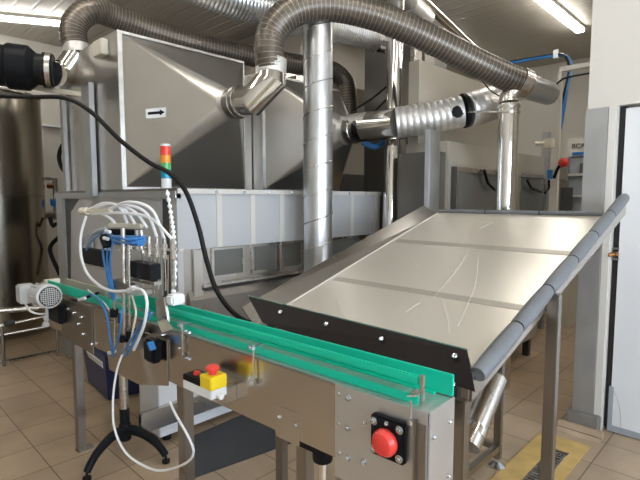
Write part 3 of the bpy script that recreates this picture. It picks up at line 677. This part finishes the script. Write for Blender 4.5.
ss(rs, 'elbow', MB().lathe(W(521, 83, 3.90), (W(526, 85.5, 3.91)-W(521, 83, 3.90)), [(0, RD), (.04, RD), (.07, RD*.9), (.085, RD*.5), (.09, .01)], 28).tube(smooth_path([W(524, 86, 3.905), W(514, 90, 3.91), W(509.5, 97, 3.92), Vector((rp.x, rp.y, W(509, 103, 3.92).z))], .03), .078, 24), 'steel')
ss(rs, 'pipe', MB().cyl((rp.x, rp.y, 0), (rp.x, rp.y, W(509, 104, 3.92).z), .082, 32), 'chrome')
for py in (107, 113): 
    z = W(509, py, 3.92).z; ss(rs, 'clamp_band', MB().cyl((rp.x, rp.y, z-.01), (rp.x, rp.y, z+.01), .090, 28), 'steel')
ss(rs, 'tie_rod', MB().cyl(W(468, 112, 4.02), W(500, 112, 3.95), .006, 8), 'steel')
for py in (160, 190): pass
f2 = flex('flexible_duct', [W(76, 48, 4.25), W(73, 34, 4.25), W(76, 22, 4.27), W(86, 13, 4.32), W(98, 11, 4.42), W(115, 17, 4.55), W(150, 30, 4.75), W(200, 45, 4.95), W(250, 56, 5.25), W(300, 65, 5.6), W(330, 70, 5.85), W(345, 82, 5.95), W(348, 98, 5.95), W(348, 125, 5.95)], .112,
          'long dark flexible duct running behind the hoods from the elbow at upper left')
ss(f2, 'taped_cuff', MB().tube([W(77, 46, 4.25), W(78, 55, 4.25)], .117, 28), 'tape')
ss(f2, 'elbow', MB().tube([W(78, 54, 4.25), W(69, 67, 4.24), W(60, 76, 4.22)], .108, 28), 'chrome')
ss(f2, 'elbow', MB().tube([W(63, 73, 4.235), W(55, 74, 4.1)], .10, 28), 'chrome')
bp_ = thing('black_pipe_coupling', 'large black plastic pipe coupling with hose clamp entering at the left edge', 'pipe', W(30, 68, 4.1))
axp = (W(54, 71, 4.12)-W(-30, 62, 3.6)); an = axp.normalized()
p0 = W(-30, 62, 3.9); p_ = lambda px: W(px, 62+(px+30)*.11, 3.9+(px+30)*.0026)
ss(bp_, 'pipe', MB().tube([p_(-40), p_(6)], .165, 32), 'black')
ss(bp_, 'socket', MB().tube([p_(6), p_(9), p_(29), p_(36)], [.172, .185, .185, .140], 32), 'black')
ss(bp_, 'neck', MB().tube([p_(36), p_(43), p_(43.5), p_(47)], [.13, .13, .145, .145], 32), 'rubber')
ss(bp_, 'hose_clamp', MB().tube([p_(47), p_(52)], .15, 32), 'steel')
ss(bp_, 'collar', MB().tube([p_(52), p_(54)], .135, 32), 'black')

# vertical spiral duct
vx, vy = ony(318, 200, 2.62).x, 2.62
ztp = ony(318, 18, 2.62).z
vd = thing('spiral_duct', 'upright galvanised spiral-seam duct standing in front of the tunnel skirt', 'duct', (vx, vy, 0))
ss(vd, 'pipe', MB().cyl((vx, vy, 0), (vx, vy, ztp), .112, 36), 'galv')
zz = .3
sw = MB(); P = []
n = 400
for i in range(n): 
    a = i*2*PI/29; P.append(Vector((vx+.1125*math.cos(a), vy+.1125*math.sin(a), .1+(ztp-.15)*i/n)))
ss(vd, 'spiral_seam', sw.tube(P, .0045, 5), 'steel')
# horizontal top duct
td = thing('ceiling_duct', 'galvanised duct running under the ceiling behind the arching flexible duct', 'duct', W(300, 20, 4.5))
ss(td, 'pipe', MB().rough([W(170, -25, 3.6), W(230, -2, 3.8), W(300, 20, 4.2)], .135, .03, .02, 28), 'galv')
ss(td, 'pipe', MB().rough([W(300, 20, 4.2), W(345, 30, 4.6), W(377, 38, 4.9)], .125, .03, .03, 28), 'tape')
ss(td, 'band', MB().tube([W(376, 38, 4.89), W(379, 39, 4.92)], .132, 28), 'black')
ss(td, 'sleeve', MB().tube([W(379, 39, 4.92), W(390, 43, 4.9)], .12, 28), 'chrome')
ss(td, 'band', MB().tube([W(374, 46, 4.9), W(376, 52, 4.9)], .01, 8), 'steel')
# chrome pipe B
pb0, pb1 = W(397, -4, 4.5), W(388, 300, 4.5)
pb1 = pb0+(pb1-pb0)*((pb0.z-0)/(pb0.z-pb1.z))
pbt = thing('exhaust_pipe', 'tall polished pipe rising between the tunnel and the far machine', 'pipe', pb1)
ss(pbt, 'pipe', MB().cyl(pb1, pb0, .072, 28), 'chrome')
ss(pbt, 'elbow', MB().tube(smooth_path([pb0, W(400, -12, 4.6), W(410, 0, 4.8)]), .10, 24), 'tape')
# slanting small ducts top
sdp = thing('slanting_pipe', 'pair of thin polished pipes sloping down from the ceiling at top centre', 'pipe', W(425, 20, 5.2))
ss(sdp, 'pipe', MB().cyl(W(415, -8, 5.0), W(475, 50, 5.9), .055, 20), 'chrome')
ss(sdp, 'pipe', MB().cyl(W(405, 5, 5.2), W(465, 58, 6.0), .045, 20), 'steel')
ss(sdp, 'collar', MB().cyl(W(410, 4, 5.0), W(427, 20, 5.2), .10, 20), 'tape')
# taped horizontal duct from hood 2
tp = thing('taped_duct', 'silver-taped duct with a black hole running right from the second hood', 'duct', W(420, 120, 4.3))
hA = Vector((3.50, 2.90, 2.25)); 
ss(tp, 'elbow', MB().mtube([hA, W(359, 127.5, 4.47), W(370, 126, 4.40)], [.128, .132, .132], 28), 'tape')
ss(tp, 'sleeve', MB().tube([W(364, 127, 4.44), W(397, 123, 4.24)], .134, 32), 'chrome')
ss(tp, 'pipe', MB().rough([W(396, 123, 4.24), W(430, 118, 4.2), W(462, 111.5, 4.17)], .134, .055, .035, 32), 'tape')
ss(tp, 'band', MB().tube([W(463, 111, 4.17), W(466, 110.5, 4.17)], .148, 32), 'black')
ss(tp, 'pipe', MB().rough([W(466, 110.5, 4.17), W(480, 107, 4.2), W(500, 101, 4.35)], .146, .05, .02, 32), 'tape')
ss(tp, 'pipe', MB().tube([W(500, 101, 4.35), W(520, 84, 4.7), W(549, 94, 5.1)], [.14, .125, .115], 32), 'galv')
ho = W(457.5, 112, 4.05); ss(tp, 'hole_edge', MB().lathe(W(457.5, 112, 4.055), (fwd*-1), [(0, .052), (.012, .052), (.014, .044), (.018, .04)], 9), 'black')
MB().tube(smooth_path([W(476, 76, 4.0), W(483, 82, 4.0), W(490, 90, 3.98), W(499, 96, 3.95)]), .006, 8).build('thin_black_cable', 'black', label='thin black cable curving down from the flexible duct to the riser pipe', cat='cable')

# ================================================================== STAINLESS CABINETS BEHIND
bc = thing('stainless_cabinet', 'tall stainless machine cabinet behind the chrome pipe at centre', 'cabinet', (4.6, 3.2, 0))
bx0 = ony(412, 100, 2.95).x
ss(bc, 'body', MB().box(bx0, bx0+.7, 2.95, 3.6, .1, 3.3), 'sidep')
for (pxa, pxb) in ((413.5, 421), (424, 434)):
    xa_, xb_ = ony(pxa, 100, 2.9).x, ony(pxb, 100, 2.9).x; ss(bc, 'post', MB().box(xa_, xb_, 2.90, 2.948, .0, 3.35), 'steel')
ss(bc, 'foot', MB().box(bx0+.1, bx0+.6, 3.0, 3.5, 0, .099), 'dark')
bc2 = thing('dark_housing', 'dark stainless housing between the second hood and the chrome pipe', 'machine', (4.5, 5.6, 0))
ss(bc2, 'body', MB().box(4.3, 5.6, 4.5, 5.3, .1, 1.95), 'dark'); ss(bc2, 'canopy', MB().box(4.35, 6.6, 4.6, 6.2, 3.2, 3.9), 'body')
for (x, y) in ((4.36, 4.62), (6.5, 4.62), (6.5, 6.1), (4.36, 6.1)): ss(bc2, 'post', MB().box(x, x+.07, y, y+.07, 0 if x > 6 else 1.951, 3.199), 'steel')
ss(bc2, 'foot', MB().box(4.4, 5.5, 4.6, 5.2, 0, .099), 'dark')
for q in ((352, 105, 385, 82), (366, 112, 388, 90)):
    MB().tube(smooth_path([W(q[0], q[1]+6, 4.9), W((q[0]+q[2])/2+2, (q[1]+q[3])/2+6, 4.9), W(q[2]+6, q[3]+1, 4.9)]), .009, 8).build('sagging_cable', 'black', label='%s black cable sagging behind the second hood' % ('upper' if q[0] < 360 else 'lower'), cat='cable')
# valve with cream fitting & blue tube
vv = thing('valve_cluster', 'small cream valve with a blue tube above the gap beside the chrome pipe', 'valve', W(403, 152, 4.6))
ss(vv, 'body', MB().cyl(W(402, 140, 4.6), W(404, 153, 4.6), .035, 12), 'cream'); ss(vv, 'handle', MB().bar(W(408, 143, 4.6), W(412, 156, 4.6), .03, .04), 'dark'); 
vb3 = MB().tube(smooth_path([W(362, 142, 4.7), W(375, 147, 4.7), W(384, 141, 4.7)]), .028, 10); ss(vv, 'tube', vb3, 'blue')
MB().tube([W(394, 205, 4.62), W(402, 212, 4.62), W(412, 222, 4.62)], .075, 18).build('short_flex_pipe', 'tape', label='short silver pipe end showing behind the left flange of the sloping table', cat='pipe')

# far machine with dark windows
YM = 2.12
fm_ = thing('oven_cabinet', 'wide cream cabinet machine with two dark windows beyond the sloping table', 'machine', (4.9, 2.9, 0))
ss(fm_, 'body', MB().box(3.76, 6.05, YM, YM+.45, .13, 1.90), 'ovenf')
ss(fm_, 'top_hood', MB().hexa([(3.76, YM, 1.901), (6.05, YM, 1.901), (6.05, YM+.45, 1.901), (3.76, YM+.45, 1.901), (3.76, YM+.02, 2.10), (6.05, YM+.02, 2.10), (6.05, YM+.45, 2.10), (3.76, YM+.45, 2.10)]), 'ovenf', bevel=.005)
ss(fm_, 'top_hood', MB().box(3.80, 6.05, YM+.34, YM+.45, 2.101, 2.85), 'ovenf')
for i, (a, b) in enumerate(((455, 499), (518, 541))):
    x0, x1 = ony(a, 190, YM).x, ony(b, 190, YM).x
    w_ = ss(fm_, 'window_frame', MB().box(x0-.04, x0, YM-.03, YM-.001, 1.05, 1.88).box(x1, x1+.04, YM-.03, YM-.001, 1.05, 1.88).box(x0, x1, YM-.03, YM-.001, 1.84, 1.88).box(x0, x1, YM-.03, YM-.001, 1.05, 1.09), 'steel')
    ss(w_, 'pane', MB().box(x0, x1, YM-.012, YM-.001, 1.09, 1.84), 'glass')
    hd = [(484, 170), (488, 183), (495, 190)] if i == 0 else [(527, 180), (531, 188), (541, 192)]
    ss(w_, 'handle', MB().tube([ony(*q, YM-.05) for q in hd], .014, 10), 'black')
hd = [(549, 180), (549, 188), (545, 193)]; ss(fm_, 'handle', MB().tube([ony(*q, YM-.05) for q in hd], .014, 10), 'black')
ss(fm_, 'corner_post', MB().box(3.42, 3.58, YM-.02, YM+.03, 0, 2.16), 'galv', bevel=.005)
ss(fm_, 'corner_post', MB().box(6.06, 6.14, YM-.02, YM+.06, 0, 2.4), 'galvm')
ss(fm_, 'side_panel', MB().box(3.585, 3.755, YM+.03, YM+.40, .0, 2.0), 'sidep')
ss(fm_, 'hinge_bar', MB().box(3.80, 3.83, YM-.04, YM-.001, 1.1, 1.88), 'dark')
ss(fm_, 'lower_housing', MB().box(3.40, 5.02, 1.78, YM-.02, .20, .95), 'ovenf', bevel=.006)
for x in (3.45, 4.2, 4.9): ss(fm_, 'foot', MB().box(x, x+.06, 1.82, 1.88, 0, .199), 'dark')
ss(fm_, 'lower_edge', MB().box(3.78, 6.04, YM-.012, YM-.001, .13, .16), 'steel')
for x in (4.0, 4.9, 5.75): ss(fm_, 'foot', MB().box(x, x+.08, YM+.03, YM+.11, 0, .129), 'dark')
for x in (4.0, 5.75): ss(fm_, 'foot', MB().box(x, x+.08, YM+.32, YM+.40, 0, .129), 'dark')
# right back corner: white frame, blue hoses, emergency beacon, junction box, rack
wf = thing('hose_gantry', 'tall white angle-iron frame beside the door column, carrying the blue hoses', 'frame', W(555, 200, 5.2)*1 - Vector((0, 0, W(555, 200, 5.2).z)))
p = W(555, 190, 5.2); ztop = W(555, 74, 5.2).z
ss(wf, 'post', MB().box(p.x, p.x+.05, p.y-.02, p.y+.02, 0, ztop), 'paint')
p2 = W(600, 66, 4.75); ss(wf, 'top_bar', MB().bar(Vector((p.x+.02, p.y, ztop+.02)), Vector((p.x+.02, p.y-1.2, ztop+.02)), .05, .06, (0, 0, 1)), 'paint')
ss(wf, 'post', MB().box(p.x, p.x+.05, p.y-1.22, p.y-1.18, 0, ztop), 'paint')
bh = thing('blue_air_hose', 'bundle of blue air hoses along the ceiling and down beside the white frame', 'hose', W(563, 60, 5.3))
for k, dx in enumerate((0, 2.2, 4)):
    ss(bh, 'hose', MB().tube(smooth_path([W(478, 68+dx*.4, 6.2), W(520, 60+dx*.4, 5.9), W(556, 54.5+dx*.4, 5.5), W(566+dx*.5, 57, 5.3), W(569+dx*.5, 68, 5.3), W(565+dx*.5, 90, 5.3), W(560+dx, 110, 5.3), W(558.5+dx*.5, 130, 5.3)], .05), .014, 8), 'blue' if k else 'black')
ss(bh, 'hose_clip', MB().bar(W(556, 50, 5.48), W(556, 58, 5.48), .05, .03), 'white')
MB().tube(smooth_path([W(551, 100, 5.1), W(553, 90, 5.1), W(563, 79, 5.05), W(590, 73, 4.8)]), .010, 8).build('black_cable', 'black', label='thin black cable arching over the white frame to the door wall', cat='cable')
jb = thing('junction_box', 'small cream junction box on the white frame post', 'box', W(549, 144, 5.1))
pj = W(549, 143.5, 5.15); ss(jb, 'housing', MB().box(pj.x-.05, pj.x+.04, pj.y-.05, pj.y+.05, pj.z-.05, pj.z+.05), 'cream', bevel=.008); ss(jb, 'cable_gland', MB().cyl(pj+Vector((-.05, .03, 0)), pj+Vector((-.10, .11, 0)), .02, 12), 'cream')
be = thing('red_float_beacon', 'glossy red round knob on a black bracket beside the white frame', 'knob', W(563, 162, 5.0))
pr = W(563.5, 162.5, 5.0); ss(be, 'ball', MB().lathe(pr-Vector((0, 0, .05)), (0, 0, 1), [(0, .01), (.008, .028), (.02, .043), (.05, .053), (.08, .043), (.092, .028), (.10, .005)], 24), 'red')
ss(be, 'bracket', MB().tube([pr+Vector((-.02, .03, -.03)), W(557, 170, 5.05), W(554, 178, 5.1)], .016, 10), 'black')
ss(wf, 'cable_tag', MB().bar(W(550, 170, 5.15), W(550, 179, 5.15), .05, .03), 'blue', label='small blue and white tag')
rk = thing('machine_rack', 'grey shelving unit with panels behind the red knob', 'shelf', W(575, 200, 6.4)-Vector((0, 0, W(575, 200, 6.4).z)))
a = W(566, 150, 6.4); 
xr, y1r, y0r = a.x, a.y, a.y-1.0
ss(rk, 'body', MB().box(xr+.02, xr+.5, y0r, y1r, .02, W(568, 158, 6.4).z), 'trim')
for py in (175, 196, 216): z = W(570, py, 6.4).z; ss(rk, 'shelf', MB().box(xr-.03, xr+.015, y0r, y1r, z-.015, z+.015), 'skirtr')
ss(rk, 'post', MB().box(xr-.05, xr+.015, y1r-.05, y1r+.05, 0, W(566, 158, 6.4).z), 'steel')
ss(rk, 'dark_panel', MB().box(xr-.012, xr+.019, W(590, 170, 6.3).y-.02, W(580, 170, 6.3).y, W(580, 177, 6.4).z, W(580, 164, 6.4).z), 'glass')
bz0, bz1 = W(568, 157, 6.4).z+.002, W(568, 139, 6.4).z
bx = thing('carton', 'white carton with black letters and a blue stripe on the grey shelving unit', 'box', (xr+.2, y1r-.35, bz0))
ss(bx, 'carton_body', MB().box(xr+.0, xr+.4, y1r-.75, y1r-.02, bz0, bz1), 'paint')
ss(bx, 'blue_stripe', MB().box(xr-.006, xr-.001, y1r-.75, y1r-.08, bz0+.01, bz0+.055), 'blue')
tcv = bpy.data.curves.new('lettering', 'FONT'); tcv.body = 'BCA'; tcv.size = .085; tcv.extrude = .001
to = bpy.data.objects.new('lettering', tcv); COL.objects.link(to)
dg = bpy.context.evaluated_depsgraph_get(); tm = bpy.data.meshes.new_from_object(to.evaluated_get(dg)); bpy.data.objects.remove(to)
lt = bpy.data.objects.new('lettering', tm); COL.objects.link(lt); tm.materials.append(M['black']); lt.parent = bx
lt.rotation_euler = (PI/2, 0, -PI/2); lpz = W(573.5, 149, 6.4)
lt.location = Vector((xr-.004, lpz.y, lpz.z))-bx.location
yl = W(554, 215, 6.05); MB().lathe(Vector((yl.x, yl.y, yl.z-.03)), (0, 0, 1), [(0, .03), (.05, .04), (.08, .03), (.085, .012), (.10, .012)], 14).build('yellow_cap', 'yellow', label='small yellow cap visible just above the far edge of the sloping table', cat='cap')
wc = W(554, 216, 6.1)
# support under yellow cap: small cabinet with drawers
sc = thing('side_cabinet', 'low grey cabinet with a framed panel between the white frame and the shelving', 'cabinet', (wc.x+.1, wc.y, 0))
ss(sc, 'body', MB().box(wc.x-.12, wc.x+.35, wc.y-.25, wc.y+.12, 0.0, yl.z-.031), 'shade')
ss(sc, 'notice_frame', MB().box(wc.x+.36, wc.x+.37, wc.y-.1, wc.y+.05, 1.45, 1.75), 'dark')

# ================================================================== LEFT BACKGROUND
tcn = W(-6, 330, 5.75); tcn.z = 0
tk = thing('storage_tank', 'tall brown-toned stainless cylindrical tank at the left edge', 'tank', tcn)
zt2 = W(0, 90, 5.2).z
ss(tk, 'shell', MB().lathe(tcn, (0, 0, 1), [(.12, .60), (.14, .60), (1.60, .60), (1.63, .60), (1.635, .603), (1.645, .603), (1.65, .60), (1.68, .60), (zt2-.06, .60), (zt2-.03, .60), (zt2, .59)], 64), 'tank')
ss(tk, 'lid', MB().lathe(tcn+Vector((0, 0, zt2+.001)), (0, 0, 1), [(0, .61), (.02, .61), (.06, .5), (.12, .2), (.13, .01)], 48), 'steel')
for k in range(3):
    a = k*2.1+.4; q = tcn+Vector((math.cos(a), math.sin(a), 0))*.5; ss(tk, 'foot', MB().cyl(q, q+Vector((0, 0, .119)), .04, 14), 'leg')
# pipework in front of the tank at floor
pw = thing('floor_pipework', 'horizontal steel pipes on low supports in front of the tank', 'pipe', W(25, 325, 4.6)-Vector((0, 0, 1.0))*0)
for (a, b, r) in (((-15, 329, 4.5), (58, 314, 4.9), .016), ((-15, 312, 4.8), (62, 306, 5.2), .03), ((-15, 338, 4.6), (45, 327, 4.9), .014)):
    ss(pw, 'pipe', MB().cyl(W(*a), W(*b), r, 14), 'steel')
for (px, py, d) in ((2, 326, 4.58), (56, 316, 4.88)):
    q = W(px, py, d); ss(pw, 'support', MB().cyl((q.x, q.y, 0), (q.x, q.y, q.z), .014, 10), 'leg')
ss(pw, 'valve', MB().cyl(W(5, 324, 4.55), W(14, 322, 4.62), .028, 12), 'dark')
rg = W(50, 305, 3.3)
MB().tube(smooth_path([W(50, 300, 3.15), W(49, 310, 3.12), W(47, 318, 3.12), W(46, 325, 3.14)], .01), [.012+.006*math.sin(i*1.3)+(.006 if i > 3 else 0) for i in range(len(smooth_path([W(50, 300, 3.15), W(49, 310, 3.12), W(47, 318, 3.12), W(46, 325, 3.14)], .01)))], 10).build('cloth_rag', 'rag', label='white rag hanging under the conveyor gear motor', cat='rag')
MB().tube(smooth_path([W(25, 303, 3.36), W(30, 311, 3.3), W(40, 314, 3.3), W(55, 312, 3.25)]), .007, 8).build('motor_cable', 'white', label='pale cable drooping beneath the grey gear motor', cat='cable')
# bin behind legs
bn0 = onz(107, 403, 0)
bn = thing('dark_bin', 'dark blue plastic bin with a slanted white label under the left end of the conveyor', 'bin', bn0)
Rm = Matrix.Rotation(math.radians(-4), 3, 'Z'); 
def RB(x, y, z): return bn0+Rm@Vector((x, y, 0))+Vector((0, 0, z))
ss(bn, 'bin_body', MB().hexa([RB(x*.9+.02, y*.9+.02, .001) for x, y in ((0, 0), (.36, 0), (.36, .60), (0, .60))]+[RB(x, y, .38) for x, y in ((0, 0), (.38, 0), (.38, .64), (0, .64))]), 'dblue', bevel=.01)
ss(bn, 'label_strip', MB().hexa([RB(-.0+.008, .08, .25), RB(.02, .08, .25), RB(.02, .46, .25), RB(.008, .46, .25), RB(-.012, .08, .31), RB(.01, .08, .31), RB(.01, .46, .31), RB(-.012, .46, .31)]), 'white')
# wall things between tank and tunnel
MB().tube(smooth_path([W(68, 141, 4.72), W(62, 146, 4.75), W(59, 157, 4.75), W(62, 168, 4.75), W(69, 177, 4.72)]), .02, 10).build('black_hose_loop', 'rubber', label='black hose loop hanging beside the tall left column', cat='hose')
ck = thing('cable_tray', 'white perforated cable tray on the wall between tank and tunnel', 'tray', ony(52, 128, 8.38))
q0, q1 = ony(41, 125, 8.37), ony(66, 128, 8.37)
ss(ck, 'tray', MB().bar(q0, q1, .03, .10, (0, 0, 1)), 'white'); ss(ck, 'stem', MB().bar(ony(42, 130, 8.37), ony(42, 178, 8.37), .03, .03), 'white')
vp = thing('valve_pipework', 'small pipework with a blue valve on the wall beside the tank', 'valve', W(52, 200, 5.9))
ss(vp, 'pipe', MB().tube([W(47, 178, 6.2), W(55, 179, 6.1), W(56, 214, 6.1), W(48, 215, 6.1)], .03, 12), 'leg')
ss(vp, 'pipe_stub', MB().cyl(W(48, 215, 6.05), W(57, 216, 6.05), .05, 12), 'leg')
ss(vp, 'valve', MB().bar(W(52, 202, 6.0), W(59, 205, 6.0), .08, .08, (0, 0, 1)), 'blue')
ss(vp, 'brass_fitting', MB().cyl(W(48, 186, 6.1), W(55, 186, 6.1), .035, 12), 'brass')
ss(vp, 'drain_hose', MB().tube(smooth_path([W(50, 218, 5.85), W(53, 226, 5.8), W(58, 223, 5.8), W(60, 235, 5.8), W(50, 249, 5.8), W(60, 275, 5.8)]), .025, 8), 'black')

# ================================================================== FLOOR ITEMS
g = thing('floor_drain', 'square floor drain grate in a yellow-tan surround at lower right', 'drain', (3.0, .95, 0))
pl = MB(); a0, a1, b0, b1 = 2.35, 3.35, .83, 1.13; c0_, c1_, d0, d1 = 2.45, 3.17, .90, 1.0
for q in ((a0, a1, b0, d0), (a0, a1, d1, b1), (a0, c0_, d0, d1), (c1_, a1, d0, d1)): pl.box(q[0], q[1], q[2], q[3], .0005, .006)
ss(g, 'surround', pl, 'plate')
ss(g, 'channel', MB().box(c0_, c1_, d0, d1, .0003, .001), 'dark')
for k in range(24): x = c0_+.008+k*.03; ss(g, 'grate_bar', MB().box(x, x+.014, d0, d1, .0012, .005), 'steel')
ss(g, 'grate_frame', MB().box(c0_, c1_, d0, d0+.008, .0012, .0065).box(c0_, c1_, d1-.008, d1, .0012, .0065), 'steel')
sd = thing('slot_drain', 'long dark slotted drain channel in the tiles at left', 'drain', (1.2, 5.47, 0))
ss(sd, 'channel', MB().box(.2, 2.2, 5.43, 5.50, .0004, .001), 'steel')
for k in range(56): x = .22+k*.035; ss(sd, 'slot', MB().box(x, x+.02, 5.435, 5.495, .0011, .002), 'dark')
MB().prism([onz(195, 478, .001), onz(298, 441, .001), onz(300, 420, .001), onz(250, 412, .001), onz(185, 440, .001)], (0, 0, .006)).build('mat_and_shadow', 'mat', label='dark rubber floor mat and painted deep shadow beneath the conveyor', cat='mat')  # mat whose dark colour also stands for the deep shadow on the floor

# ================================================================== WORLD / VIEW
w = bpy.data.worlds.new('world'); scn.world = w; w.use_nodes = True
w.node_tree.nodes['Background'].inputs[0].default_value = (.72, .84, 1, 1); w.node_tree.nodes['Background'].inputs[1].default_value = 5
for i, (a, b) in enumerate(WX):
    L = bpy.data.lights.new('window_daylight', 'AREA'); L.shape = 'RECTANGLE'; L.size = b-a; L.size_y = 1.6; L.energy = 45; L.color = (.82, .91, 1)
    o = bpy.data.objects.new('window_daylight', L); COL.objects.link(o); o.location = ((a+b)/2, Y0-.22, 1.8); o.rotation_euler = (-PI/2, 0, 0)
    o.rotation_euler = (PI/2, 0, 0); o.rotation_euler = Vector((0, 1, 0)).to_track_quat('-Z', 'Z').to_euler()
scn.view_settings.view_transform = 'Standard'; scn.view_settings.look = 'None'; scn.view_settings.gamma = 1; scn.view_settings.use_curve_mapping = False
scn.view_settings.exposure = 0.70
for o in bpy.data.objects:
    if '_w' in o.keys(): del o['_w']
